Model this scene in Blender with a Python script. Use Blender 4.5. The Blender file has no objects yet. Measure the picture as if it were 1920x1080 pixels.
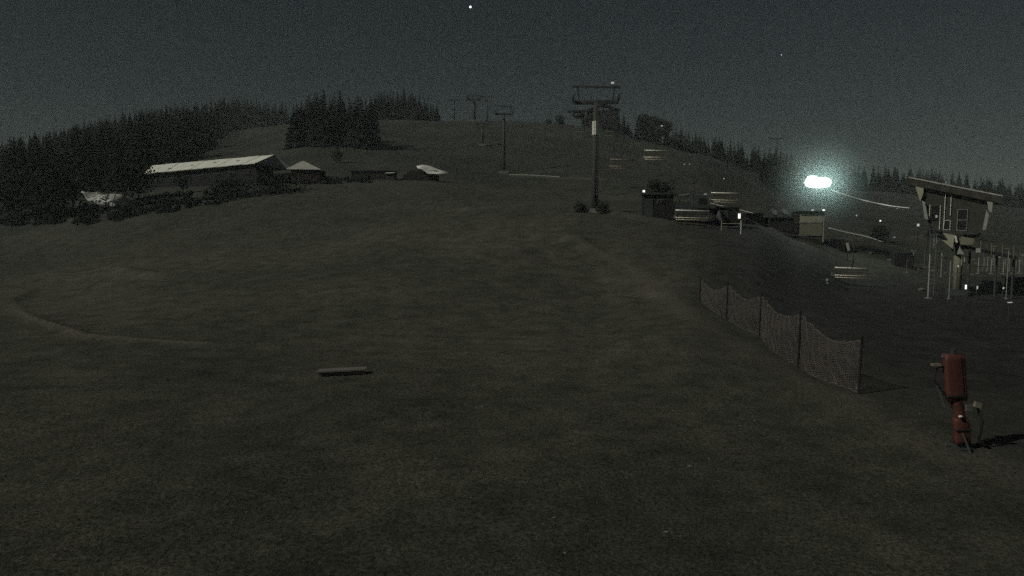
import bpy, math, random
import numpy as np
from mathutils import Vector, Matrix

SC = bpy.context.scene
COL = SC.collection
R = math.radians
random.seed(7)

# ------------------------------------------------------------------ camera
F = 1371.0                       # focal length in photograph pixels (1920 wide)
PITCH = math.atan(120 / F)
cam = bpy.data.cameras.new('camera')
cam.sensor_width = 36.0
cam.lens = 36.0 * F / 1920.0
cam.clip_start = 0.1
cam.clip_end = 9000
camo = bpy.data.objects.new('camera', cam)
COL.objects.link(camo)
camo.rotation_euler = (math.pi / 2 - PITCH, 0, 0)
SC.camera = camo

# ------------------------------------------------------------------ moonlit night sky
MOON_EL, MOON_AZ = R(38), R(-116)      # azimuth from +Y towards +X
W = bpy.data.worlds.new('World')
SC.world = W
W.use_nodes = True
nt = W.node_tree
bg = nt.nodes['Background']
sky = nt.nodes.new('ShaderNodeTexSky')
sky.sky_type = 'NISHITA'
sky.sun_disc = False
sky.sun_elevation = MOON_EL
sky.sun_rotation = MOON_AZ
sky.dust_density = 0.3
sky.air_density = 1.0
hs = nt.nodes.new('ShaderNodeHueSaturation')
hs.inputs['Saturation'].default_value = 0.35
mx = nt.nodes.new('ShaderNodeMix')
mx.data_type = 'RGBA'
mx.blend_type = 'MULTIPLY'
mx.inputs[0].default_value = 1.0
mx.inputs[7].default_value = (0.82, 1.0, 0.95, 1)
nt.links.new(sky.outputs[0], hs.inputs['Color'])
nt.links.new(hs.outputs[0], mx.inputs[6])
nt.links.new(mx.outputs[2], bg.inputs['Color'])
bg.inputs['Strength'].default_value = 0.0044

moon = bpy.data.lights.new('moon', 'SUN')
moon.energy = 1.6
moon.angle = R(0.5)
moon.color = (1.0, 0.97, 0.88)
mo = bpy.data.objects.new('moon', moon)
COL.objects.link(mo)
sd = Vector((math.sin(MOON_AZ) * math.cos(MOON_EL), math.cos(MOON_AZ) * math.cos(MOON_EL), math.sin(MOON_EL)))
mo.rotation_euler = sd.to_track_quat('Z', 'Y').to_euler()

SC.view_settings.view_transform = 'Standard'
SC.view_settings.look = 'None'
SC.view_settings.exposure = 0
SC.view_settings.gamma = 1
SC.view_settings.use_curve_mapping = False
SC.cycles.use_denoising = False      # the night camera's grain
SC.cycles.use_light_tree = False
SC.cycles.sample_clamp_direct = 5.0
SC.cycles.sample_clamp_indirect = 0.12
SC.cycles.volume_step_rate = 5
SC.cycles.volume_max_steps = 128
SC.cycles.volume_bounces = 0
SC.cycles.max_bounces = 5

# ------------------------------------------------------------------ geometry of the view
def slope(row):
    b = (540 - row) / F
    return (-math.sin(PITCH) + b * math.cos(PITCH)) / (math.cos(PITCH) + b * math.sin(PITCH))

def side(px, row=420):
    b = (540 - row) / F
    return ((px - 960) / F) / (math.cos(PITCH) + b * math.sin(PITCH))

def P(px, row, d):
    return Vector((side(px, row) * d, d, slope(row) * d))

# ------------------------------------------------------------------ terrain
def rr(row, d):
    return (d, slope(row) * d)
TABLE = {
    -400: [(40, -5), (70, -4.6), (110, 0), (160, 2), (330, 16), (420, 14), (800, 0)],
    0:    [(40, -5), (70, -4.0), rr(402, 110), rr(375, 160), rr(314, 330), (420, 24), (800, 5)],
    300:  [(36, -5), (70, -2.5), rr(352, 110), rr(320, 150), rr(250, 330), (420, 38), (800, 10)],
    450:  [(36, -5), (70, -2.0), rr(345, 110), rr(290, 170), rr(232, 330), (420, 40), (800, 15)],
    600:  [(36, -5), (70, -1.2), rr(333, 115), rr(272, 170), rr(219, 260), (340, 39), (800, 15)],
    780:  [(36, -5), (70, -0.2), rr(335, 115), rr(277, 180), rr(217, 250), (340, 35), (800, 15)],
    960:  [(38, -5), rr(400, 71), rr(331, 137), rr(268, 190), rr(218, 250), (340, 34), (800, 15)],
    1120: [(40, -5), rr(396, 71), rr(364, 100), rr(278, 190), rr(228, 240), (340, 30), (800, 15)],
    1200: [(40, -4.6), rr(402, 70), rr(368, 100), rr(292, 190), rr(254, 235), (340, 25), (800, 15)],
    1300: [(40, -4.2), rr(416, 66), rr(373, 100), rr(281, 222), (340, 20), (800, 10)],
    1420: [(40, -4.6), rr(434, 66), rr(393, 100), rr(319, 202), (340, 14), (800, 10)],
    1500: [(40, -5), (60, -3.4), rr(425, 90), rr(372, 200), rr(345, 330), (800, 10)],
    1600: [(40, -5), (62, -5.3), (80, -3.2), rr(430, 100), rr(397, 200), rr(353, 300), (360, 15), (800, 6)],
    1750: [(40, -5.3), (62, -5.6), (80, -4.4), rr(443, 110), rr(405, 200), rr(364, 300), (360, 12), (800, 5)],
    1920: [(40, -5.4), (62, -5.8), (80, -4.6), rr(452, 110), rr(415, 200), rr(388, 300), (360, 8), (800, 3)],
    2400: [(40, -5.4), (70, -6.0), (110, -5), (200, -2), (300, 3), (800, 2)],
}
CPX = sorted(TABLE)
CA = np.array([side(p) for p in CPX])
LD = np.linspace(math.log(6), math.log(1200), 400)
PROF = []
for p in CPX:
    pts = [(6, -5.0), (20, -5.0)] + TABLE[p] + [(1200, -5)]
    z = np.interp(np.exp(LD), [q[0] for q in pts], [q[1] for q in pts])
    k = np.exp(-0.5 * (np.arange(-18, 19) / 5.0) ** 2)
    k /= k.sum()
    zp = np.pad(z, 18, mode='edge')
    PROF.append(np.convolve(zp, k, mode='valid'))
PROF = np.array(PROF)

def vnoise(x, y, s, seed):
    xs, ys = np.asarray(x) / s, np.asarray(y) / s
    xi, yi = np.floor(xs), np.floor(ys)
    fx, fy = xs - xi, ys - yi
    fx = fx * fx * (3 - 2 * fx)
    fy = fy * fy * (3 - 2 * fy)
    def h(a, b):
        v = np.sin(a * 127.1 + b * 311.7 + seed * 74.7) * 43758.5453
        return v - np.floor(v)
    return (h(xi, yi) * (1 - fx) + h(xi + 1, yi) * fx) * (1 - fy) + (h(xi, yi + 1) * (1 - fx) + h(xi + 1, yi + 1) * fx) * fy - 0.5

def base_z(x, y):
    x = np.asarray(x, float)
    y = np.asarray(y, float)
    yy = np.maximum(y, 6.0)
    a = np.clip(x / yy, CA[0], CA[-1])
    l = np.clip((np.log(yy) - LD[0]) / (LD[1] - LD[0]), 0, 398.999)
    li = l.astype(int)
    lf = l - li
    ci = np.clip(np.searchsorted(CA, a) - 1, 0, len(CA) - 2)
    cf = (a - CA[ci]) / (CA[ci + 1] - CA[ci])
    cf = cf * cf * (3 - 2 * cf) * 0.5 + cf * 0.5
    z0 = PROF[ci, li] * (1 - lf) + PROF[ci, li + 1] * lf
    z1 = PROF[ci + 1, li] * (1 - lf) + PROF[ci + 1, li + 1] * lf
    return z0 * (1 - cf) + z1 * cf

def hit0(px, row):
    lo = 8.0
    s, t = side(px, row), slope(row)
    d = 8.0
    while d < 500:
        if t * d < float(base_z(s * d, d)):
            return (s * d, d)
        d += 0.25
    return (s * 400, 400)

# polylines on the ground, from where the photograph shows them
BERM = []     # (points, height, width)
def line(pts, h, w):
    BERM.append((np.array([hit0(*q) for q in pts]), h, w))
line([(60, 545), (20, 565), (28, 585), (70, 607), (150, 630), (260, 642), (380, 647), (520, 652)], 0.16, 0.40)
line([(820, 452), (900, 444), (1000, 442), (1070, 452), (1110, 470)], 0.42, 0.9)
line([(880, 478), (960, 472), (1050, 463), (1090, 456)], 0.30, 0.8)
line([(1150, 404), (1200, 414), (1260, 424)], 0.40, 0.8)
line([(200, 507), (300, 516), (400, 512)], 0.30, 0.9)
line([(1130, 548), (1180, 545), (1215, 552)], -0.30, 0.7)
line([(850, 398), (950, 390), (1040, 386)], 0.3, 1.0)
line([(400, 700), (500, 706), (560, 712)], -0.15, 0.5)

def seg_dist(x, y, pts):
    best = np.full(np.shape(x), 1e9)
    for (x0, y0), (x1, y1) in zip(pts[:-1], pts[1:]):
        dx, dy = x1 - x0, y1 - y0
        t = np.clip(((x - x0) * dx + (y - y0) * dy) / (dx * dx + dy * dy + 1e-9), 0, 1)
        best = np.minimum(best, np.hypot(x - x0 - t * dx, y - y0 - t * dy))
    return best

def gz(x, y):
    x = np.asarray(x, float)
    y = np.asarray(y, float)
    z = base_z(x, y)
    r = np.hypot(x, y)
    z = z + vnoise(x, y, 9.0, 1) * 0.35 * np.clip(r / 40, 0.3, 2) + vnoise(x, y, 3.1, 2) * 0.10 + vnoise(x, y, 1.2, 3) * 0.05
    for pts, h, w in BERM:
        d = seg_dist(x, y, pts)
        z = z + h * np.exp(-(d / w) ** 2)
    return z

def G(x, y):
    return float(gz(x, y))

def at(px, d, row=None):
    """point of the ground under photograph column px at distance d"""
    x = side(px, row if row else 420) * d
    return Vector((x, d, G(x, d)))

def zrow(row, d):
    return slope(row) * d

# ------------------------------------------------------------------ materials
def mat(name, col, rough=0.8, var=0.25, scale=3.0, metal=0.0, bump=0.0, bscale=20.0, col2=None, emit=None, estr=0.0, spec=0.3):
    m = bpy.data.materials.new(name)
    m.use_nodes = True
    t = m.node_tree
    b = t.nodes['Principled BSDF']
    b.inputs['Roughness'].default_value = rough
    b.inputs['Metallic'].default_value = metal
    b.inputs['Specular IOR Level'].default_value = spec
    tc = t.nodes.new('ShaderNodeTexCoord')
    n = t.nodes.new('ShaderNodeTexNoise')
    n.inputs['Scale'].default_value = scale
    n.inputs['Detail'].default_value = 6
    n.inputs['Roughness'].default_value = 0.65
    t.links.new(tc.outputs['Object'], n.inputs['Vector'])
    rmp = t.nodes.new('ShaderNodeValToRGB')
    rmp.color_ramp.elements[0].position = 0.3
    rmp.color_ramp.elements[1].position = 0.7
    c2 = col2 if col2 else tuple(c * (1 + var) for c in col)
    c1 = tuple(c * (1 - var) for c in col) if not col2 else col
    rmp.color_ramp.elements[0].color = (*c1, 1)
    rmp.color_ramp.elements[1].color = (*c2, 1)
    t.links.new(n.outputs['Fac'], rmp.inputs['Fac'])
    t.links.new(rmp.outputs['Color'], b.inputs['Base Color'])
    if bump:
        n2 = t.nodes.new('ShaderNodeTexNoise')
        n2.inputs['Scale'].default_value = bscale
        n2.inputs['Detail'].default_value = 5
        t.links.new(tc.outputs['Object'], n2.inputs['Vector'])
        bp = t.nodes.new('ShaderNodeBump')
        bp.inputs['Strength'].default_value = bump
        bp.inputs['Distance'].default_value = 0.03
        t.links.new(n2.outputs['Fac'], bp.inputs['Height'])
        t.links.new(bp.outputs['Normal'], b.inputs['Normal'])
    if emit:
        b.inputs['Emission Color'].default_value = (*emit, 1)
        b.inputs['Emission Strength'].default_value = estr
    return m

M = {
    'steel': mat('galvanised_steel', (0.22, 0.23, 0.23), 0.5, 0.2, 4, 0.6),
    'dark_steel': mat('dark_painted_steel', (0.045, 0.05, 0.05), 0.6, 0.3, 3),
    'pale_steel': mat('pale_painted_steel', (0.72, 0.72, 0.64), 0.5, 0.15, 5, spec=0.5),
    'slat': mat('varnished_pale_slats', (0.78, 0.74, 0.56), 0.45, 0.25, 9, spec=0.5),
    'dull_rail': mat('dim_lit_rail', (0.14, 0.13, 0.11), 0.6, 0.2, 4),  # chair rail copy with dim light put into its colour
    'rail_mid': mat('half_lit_rail', (0.26, 0.22, 0.18), 0.6, 0.2, 4),  # chair rail copy with middling light put into its colour
    'white_rail': mat('glossy_white_rail', (0.85, 0.84, 0.72), 0.3, 0.05, 4, spec=0.6),
    'olive_slat': mat('dull_olive_slats', (0.075, 0.070, 0.042), 0.6, 0.25, 9),
    'mast': mat('weathered_mast_steel', (0.055, 0.052, 0.046), 0.7, 0.25, 2),
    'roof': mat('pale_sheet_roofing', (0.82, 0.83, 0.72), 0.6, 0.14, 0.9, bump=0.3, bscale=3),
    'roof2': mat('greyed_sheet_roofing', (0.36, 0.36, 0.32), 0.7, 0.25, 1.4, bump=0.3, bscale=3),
    'tarp': mat('pale_tarpaulin', (0.75, 0.75, 0.68), 0.6, 0.2, 1.5, bump=0.5, bscale=4),
    'dark_wood': mat('dark_stained_boards', (0.022, 0.019, 0.014), 0.8, 0.3, 6),
    'black_wood': mat('tarred_boards', (0.014, 0.013, 0.012), 0.8, 0.3, 6),
    'fascia': mat('stained_roof_fascia', (0.045, 0.043, 0.033), 0.8, 0.6, 1.6, bump=.4, bscale=5),
    'red_wood': mat('dark_red_boards', (0.05, 0.020, 0.018), 0.8, 0.3, 6),
    'plank': mat('weathered_planks', (0.16, 0.15, 0.13), 0.85, 0.3, 14, bump=0.4),
    'panel': mat('olive_grey_panel', (0.19, 0.18, 0.125), 0.7, 0.2, 3),
    'olive_wall': mat('dim_olive_cladding', (0.042, 0.044, 0.032), 0.75, 0.25, 2, bump=.1),
    'beige': mat('pale_beige_panel', (0.34, 0.34, 0.24), 0.6, 0.15, 2),
    'fin': mat('grey_cladding', (0.30, 0.31, 0.27), 0.6, 0.2, 3, bump=0.1),
    'glass': mat('dark_window_glass', (0.02, 0.022, 0.022), 0.15, 0.1, 2, spec=0.5),
    'needles': mat('spruce_needles', (0.013, 0.019, 0.013), 0.9, 0.4, 2.5, spec=0.1),
    'leaves': mat('dark_leaves', (0.022, 0.030, 0.018), 0.9, 0.4, 2.5, spec=0.1),
    'palebush': mat('pale_leaves', (0.10, 0.095, 0.075), 0.9, 0.3, 3, spec=0.1),  # paler foliage colour for one bush
    'bark': mat('dark_bark', (0.035, 0.03, 0.025), 0.9, 0.3, 8),
    'concrete': mat('weathered_concrete', (0.22, 0.22, 0.20), 0.9, 0.2, 4, bump=0.3),
    'rubber': mat('black_rubber', (0.02, 0.02, 0.02), 0.8, 0.2, 5),
    'red_pad': mat('dull_red_padding', (0.092, 0.032, 0.024), 0.65, 0.22, 5, bump=0.3, bscale=6),
    'net': mat('faded_orange_netting', (0.145, 0.128, 0.114), 0.8, 0.2, 3),
    'post': mat('dark_fence_posts', (0.014, 0.012, 0.011), 0.8, 0.3, 6),
    'stone': mat('pale_litter_and_stones', (0.15, 0.15, 0.13), 0.8, 0.4, 6),
    'cable': mat('steel_rope', (0.16, 0.16, 0.16), 0.5, 0.1, 2, 0.3),
    'white_cable': mat('pale_cable_sheath', (0.6, 0.6, 0.56), 0.5, 0.1, 2),
    'soil': mat('bare_soil', (0.06, 0.05, 0.035), 0.9, 0.2, 3),
    'lamp_bright': mat('floodlight_lens', (0.8, 0.8, 0.8), 0.3, 0, 1, emit=(0.80, 1.0, 0.95), estr=115.0),
    'lamp_small': mat('small_lamp_lens', (0.8, 0.8, 0.8), 0.3, 0, 1, emit=(0.95, 1.0, 0.92), estr=1.1),
    'lamp_dim': mat('dim_lamp_lens', (0.6, 0.6, 0.6), 0.3, 0, 1, emit=(0.9, 1.0, 0.92), estr=0.28),
    'star': mat('star_glow', (0, 0, 0), 1, 0, 1, emit=(0.85, 0.95, 1.0), estr=2.5),
}

for k_ in ('lamp_small', 'lamp_dim', 'star'):
    M[k_].cycles.emission_sampling = 'NONE'

# ------------------------------------------------------------------ mesh helpers
class MB:
    def __init__(s):
        s.v, s.f = [], []
    def add(s, vs, fs):
        o = len(s.v)
        s.v += [tuple(q) for q in vs]
        s.f += [tuple(i + o for i in f) for f in fs]
        return s
    def box(s, c, size, rz=0.0, mtx=None):
        hx, hy, hz = size[0] / 2, size[1] / 2, size[2] / 2
        m = Matrix.Translation(c) @ Matrix.Rotation(rz, 4, 'Z')
        if mtx:
            m = Matrix.Translation(c) @ mtx
        vs = [m @ Vector((x, y, z)) for x in (-hx, hx) for y in (-hy, hy) for z in (-hz, hz)]
        return s.add(vs, [(0, 1, 3, 2), (4, 6, 7, 5), (0, 4, 5, 1), (2, 3, 7, 6), (0, 2, 6, 4), (1, 5, 7, 3)])
    def beam(s, a, b, w, h):
        a, b = Vector(a), Vector(b)
        d = b - a
        q = d.to_track_quat('X', 'Z').to_matrix().to_4x4()
        return s.box((a + b) / 2, (d.length, w, h), mtx=q)
    def tube(s, pts, r, n=8, cap=True):
        pts = [Vector(p) for p in pts]
        rs = r if isinstance(r, (list, tuple)) else [r] * len(pts)
        vs, fs = [], []
        for i, p in enumerate(pts):
            d = (pts[min(i + 1, len(pts) - 1)] - pts[max(i - 1, 0)]).normalized()
            q = d.to_track_quat('Z', 'Y')
            for k in range(n):
                a = 2 * math.pi * k / n
                vs.append(p + q @ Vector((math.cos(a) * rs[i], math.sin(a) * rs[i], 0)))
        for i in range(len(pts) - 1):
            for k in range(n):
                fs.append((i * n + k, i * n + (k + 1) % n, (i + 1) * n + (k + 1) % n, (i + 1) * n + k))
        if cap:
            fs.append(tuple(range(n - 1, -1, -1)))
            fs.append(tuple((len(pts) - 1) * n + k for k in range(n)))
        return s.add(vs, fs)
    def prism(s, poly, y0, y1):
        """poly in (x,z), extruded along y"""
        n = len(poly)
        vs = [(x, y0, z) for x, z in poly] + [(x, y1, z) for x, z in poly]
        fs = [tuple(range(n)), tuple(range(2 * n - 1, n - 1, -1))]
        fs += [(i, i + n, (i + 1) % n + n, (i + 1) % n) for i in range(n)]
        return s.add(vs, fs)
    def blob(s, c, size, seed=0, n=10, m=7, jit=0.15):
        rnd = random.Random(seed)
        vs, fs = [], []
        for j in range(m + 1):
            t = math.pi * j / m
            for k in range(n):
                a = 2 * math.pi * k / n
                q = 1 + rnd.uniform(-jit, jit)
                vs.append((c[0] + size[0] * math.sin(t) * math.cos(a) * q, c[1] + size[1] * math.sin(t) * math.sin(a) * q, c[2] + size[2] * math.cos(t) * q))
        for j in range(m):
            for k in range(n):
                fs.append((j * n + k, j * n + (k + 1) % n, (j + 1) * n + (k + 1) % n, (j + 1) * n + k))
        return s.add(vs, fs)
    def mesh(s, name, m, smooth=False, recalc=True):
        me = bpy.data.meshes.new(name)
        me.from_pydata(s.v, [], s.f)
        if recalc:
            import bmesh
            bm = bmesh.new()
            bm.from_mesh(me)
            bmesh.ops.recalc_face_normals(bm, faces=bm.faces)
            bm.to_mesh(me)
            bm.free()
        if smooth:
            me.polygons.foreach_set('use_smooth', [True] * len(me.polygons))
        me.materials.append(m)
        return me
    def build(s, name, m, parent=None, smooth=False, recalc=True):
        o = bpy.data.objects.new(name, s.mesh(name, m, smooth, recalc))
        COL.objects.link(o)
        if parent:
            o.parent = parent
        return o

def tag(o, label=None, cat=None, group=None, kind=None):
    if label: o['label'] = label
    if cat: o['category'] = cat
    if group: o['group'] = group
    if kind: o['kind'] = kind
    return o

def thing(name, label, cat, loc=(0, 0, 0), rz=0.0, group=None):
    o = bpy.data.objects.new(name, None)
    o.empty_display_size = 0.3
    COL.objects.link(o)
    o.location = loc
    o.rotation_euler = (0, 0, rz)
    return tag(o, label, cat, group)

def inst(name, me, parent=None, loc=(0, 0, 0), rot=(0, 0, 0), sc=(1, 1, 1)):
    o = bpy.data.objects.new(name, me)
    COL.objects.link(o)
    o.location = loc
    o.rotation_euler = rot
    o.scale = sc
    if parent:
        o.parent = parent
    return o

def copy_tree(src, parent=None):
    c = src.copy()
    COL.objects.link(c)
    c.parent = parent
    for ch in list(src.children):
        copy_tree(ch, c)
    return c

# ------------------------------------------------------------------ ground
PATHS = []      # (points, half width, kind) kind 0 = worn soil, 1 = dark asphalt
def gpath(pts, w):
    PATHS.append((np.array([hit0(*q) for q in pts]), w))
gpath([(28, 570), (40, 592), (70, 607), (150, 630), (260, 642), (380, 647)], 0.21)
gpath([(1060, 446), (1110, 462), (1190, 505), (1260, 570), (1330, 620), (1420, 670), (1540, 735), (1680, 800), (1900, 900)], 0.7)
gpath([(955, 331), (1010, 334), (1060, 336), (1130, 339)], 0.5)

def build_ground():
    ang = np.concatenate([np.linspace(-180, -46, 46), np.linspace(-45, 45, 361), np.linspace(46, 179, 46)])
    rad = np.concatenate([np.arange(0.8, 6, 0.8), np.arange(6, 80, 0.35), np.arange(80, 160, 1.0), np.arange(160, 340, 2.5), np.geomspace(345, 3500, 24)])
    A, Rr = np.meshgrid(np.radians(ang), rad)
    X, Y = Rr * np.sin(A), Rr * np.cos(A)
    Z = gz(X, Y)
    na, nr = len(ang), len(rad)
    co = np.stack([X, Y, Z], -1).reshape(-1, 3)
    co = np.vstack([co, [[0, 0, -5.0]]])
    i, j = np.meshgrid(np.arange(nr - 1), np.arange(na), indexing='ij')
    j2 = (j + 1) % na
    q = np.stack([i * na + j, (i + 1) * na + j, (i + 1) * na + j2, i * na + j2], -1).reshape(-1, 4)
    faces = q.tolist() + [(len(co) - 1, k, (k + 1) % na) for k in range(na)]
    me = bpy.data.meshes.new('ground')
    me.from_pydata(co.tolist(), [], faces)
    me.polygons.foreach_set('use_smooth', [True] * len(me.polygons))
    x, y = co[:, 0], co[:, 1]
    worn = np.zeros(len(co))
    for pts, w in PATHS:
        d = seg_dist(x, y, pts)
        worn = np.maximum(worn, np.exp(-(d / w) ** 2) * (0.45 if w == 0.7 else 1.0))
    # hard, dark surface right of the fence, round the lift station
    asp = 1 / (1 + np.exp(-(x - 11.4 - vnoise(x, y, 4, 9) * 2.0 - np.clip(y - 42, 0, 40) * 0.22) / 1.7))
    asp *= 1 / (1 + np.exp((y - 70 - vnoise(x, y, 7, 12) * 8) / 6.0)) * 1 / (1 + np.exp(-(y - 9) / 3.0))
    a1 = me.attributes.new('worn', 'FLOAT', 'POINT')
    a1.data.foreach_set('value', worn.astype(np.float32))
    a2 = me.attributes.new('tarmac', 'FLOAT', 'POINT')
    a2.data.foreach_set('value', asp.astype(np.float32))
    rough = 1 / (1 + np.exp(-(y - 95 - vnoise(x, y, 22, 4) * 30) / 16.0))  # grass colour darkens with distance up the slope
    a3 = me.attributes.new('upslope_tone', 'FLOAT', 'POINT')
    a3.data.foreach_set('value', rough.astype(np.float32))  # darkening of the grass colour with distance up the slope
    m = bpy.data.materials.new('mown_autumn_grass')
    m.use_nodes = True
    t = m.node_tree
    b = t.nodes['Principled BSDF']
    b.inputs['Roughness'].default_value = 0.95
    b.inputs['Specular IOR Level'].default_value = 0.08
    geo = t.nodes.new('ShaderNodeNewGeometry')
    def noise(sc, det=6, ro=0.6):
        n = t.nodes.new('ShaderNodeTexNoise')
        n.inputs['Scale'].default_value = sc
        n.inputs['Detail'].default_value = det
        n.inputs['Roughness'].default_value = ro
        t.links.new(geo.outputs['Position'], n.inputs['Vector'])
        return n.outputs['Fac']
    def ramp(f, p0, c0, p1, c1):
        r = t.nodes.new('ShaderNodeValToRGB')
        r.color_ramp.elements[0].position = p0
        r.color_ramp.elements[1].position = p1
        r.color_ramp.elements[0].color = (*c0, 1)
        r.color_ramp.elements[1].color = (*c1, 1)
        t.links.new(f, r.inputs['Fac'])
        return r.outputs['Color']
    def mix(f, a, c, mode='MIX'):
        n = t.nodes.new('ShaderNodeMix')
        n.data_type = 'RGBA'
        n.blend_type = mode
        if isinstance(f, float):
            n.inputs[0].default_value = f
        else:
            t.links.new(f, n.inputs[0])
        for s, v in ((6, a), (7, c)):
            if isinstance(v, tuple):
                n.inputs[s].default_value = (*v, 1)
            else:
                t.links.new(v, n.inputs[s])
        return n.outputs[2]
    big = ramp(noise(0.06, 4), 0.35, (0.050, 0.053, 0.043), 0.68, (0.083, 0.081, 0.068))
    midn = ramp(noise(0.9, 8, 0.7), 0.34, (0.62, 0.65, 0.62), 0.66, (1.38, 1.35, 1.32))
    fine = ramp(noise(14.0, 6, 0.75), 0.34, (0.28, 0.30, 0.28), 0.66, (1.95, 1.92, 1.86))
    g = mix(1.0, mix(1.0, big, midn, 'MULTIPLY'), fine, 'MULTIPLY')
    at1 = t.nodes.new('ShaderNodeAttribute'); at1.attribute_name = 'worn'
    at2 = t.nodes.new('ShaderNodeAttribute'); at2.attribute_name = 'tarmac'
    soil = mix(1.0, (0.125, 0.115, 0.092), fine, 'MULTIPLY')
    tar = mix(1.0, (0.031, 0.030, 0.028), midn, 'MULTIPLY')
    def mul(f, k):
        n = t.nodes.new('ShaderNodeMath'); n.operation = 'MULTIPLY'
        t.links.new(f, n.inputs[0]); n.inputs[1].default_value = k
        return n.outputs[0]
    at3 = t.nodes.new('ShaderNodeAttribute'); at3.attribute_name = 'upslope_tone'
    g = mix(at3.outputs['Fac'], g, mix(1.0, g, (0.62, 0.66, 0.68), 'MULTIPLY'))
    g = mix(mul(at1.outputs['Fac'], 0.85), g, soil)
    g = mix(at2.outputs['Fac'], g, tar)
    t.links.new(g, b.inputs['Base Color'])
    bp = t.nodes.new('ShaderNodeBump')
    bp.inputs['Strength'].default_value = 0.9
    bp.inputs['Distance'].default_value = 0.06
    t.links.new(noise(9.0, 8, 0.75), bp.inputs['Height'])
    t.links.new(bp.outputs['Normal'], b.inputs['Normal'])
    me.materials.append(m)
    o = bpy.data.objects.new('ground', me)
    COL.objects.link(o)
    tag(o, 'mown grass ski slope rising to a dark hilltop', kind='structure')
build_ground()

# grass tufts and pale litter on the near ground (one uncountable mass each)
def build_tufts():
    rnd = np.random.default_rng(3)
    n = 110000
    d = 8 + 42 * rnd.random(n) ** 1.3
    a = (rnd.random(n) - 0.5) * 1.7
    x, y = a * d, d
    keep = x < 11.2 + vnoise(x, y, 4, 9) * 2
    dens = vnoise(x, y, 2.3, 5) + vnoise(x, y, 0.8, 6) * 0.6
    keep &= dens > rnd.random(n) * 0.7 - 0.35
    x, y = x[keep], y[keep]
    n = len(x)
    z = gz(x, y)
    V = np.zeros((n, 9, 3))
    for b in range(3):
        th = rnd.random(n) * 6.28
        h = 0.015 + 0.035 * rnd.random(n) ** 2
        w = 0.006 + 0.008 * rnd.random(n)
        ox, oy = (rnd.random(n) - .5) * .06, (rnd.random(n) - .5) * .06
        lx, ly = (rnd.random(n) - .5) * .09, (rnd.random(n) - .5) * .09
        V[:, b * 3 + 0] = np.stack([x + ox - w * np.cos(th), y + oy - w * np.sin(th), z - 0.02], -1)
        V[:, b * 3 + 1] = np.stack([x + ox + w * np.cos(th), y + oy + w * np.sin(th), z - 0.02], -1)
        V[:, b * 3 + 2] = np.stack([x + ox + lx, y + oy + ly, z + h], -1)
    me = bpy.data.meshes.new('grass_tufts')
    nf = n * 3
    me.from_pydata(V.reshape(-1, 3).tolist(), [], np.arange(nf * 3).reshape(-1, 3).tolist())
    gm_ = mat('grass_blades', (0.095, 0.098, 0.070), 0.9, 0.35, 1.3, spec=0.1)
    tn = gm_.node_tree
    tr_ = tn.nodes.new('ShaderNodeBsdfTranslucent'); ms_ = tn.nodes.new('ShaderNodeMixShader')
    pb = tn.nodes['Principled BSDF']; ou = [q for q in tn.nodes if q.type == 'OUTPUT_MATERIAL'][0]
    tn.links.new(pb.inputs['Base Color'].links[0].from_socket, tr_.inputs['Color'])
    tn.links.new(pb.outputs[0], ms_.inputs[1]); tn.links.new(tr_.outputs[0], ms_.inputs[2])
    tn.links.new(ms_.outputs[0], ou.inputs['Surface'])
    me.materials.append(gm_)
    o = bpy.data.objects.new('grass_tufts', me)
    COL.objects.link(o)
    tag(o, 'short uneven grass tufts over the near slope', 'grass', kind='stuff')
build_tufts()

def build_litter():
    rnd = random.Random(12)
    mb = MB()
    for k in range(150):
        d = 9 + 50 * rnd.random() ** 1.4
        x = rnd.uniform(-0.68, 0.66) * d
        s = rnd.uniform(0.006, 0.018) * (1 + d / 60)
        z = G(x, d)
        mb.blob((x, d, z + s * 0.4), (s * rnd.uniform(0.8, 1.8), s, s * 0.6), k, 5, 3, 0.25)
    for px, row, s in [(1295, 876, .035), (1330, 864, .02), (1388, 803, .022), (1040, 985, .02), (1250, 1010, .03), (905, 770, .025), (1060, 1040, .02), (1415, 790, .02), (343, 680, .03), (1610, 735, .07)]:
        x, y = hit0(px, row)
        mb.blob((x, y, G(x, y) + s * .5), (s * 1.6, s, s * .7), k, 6, 4, 0.25)
    tag(mb.build('pebbles', M['stone']), 'small pale stones and litter scattered in the grass', 'pebbles', kind='stuff')
build_litter()

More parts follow.
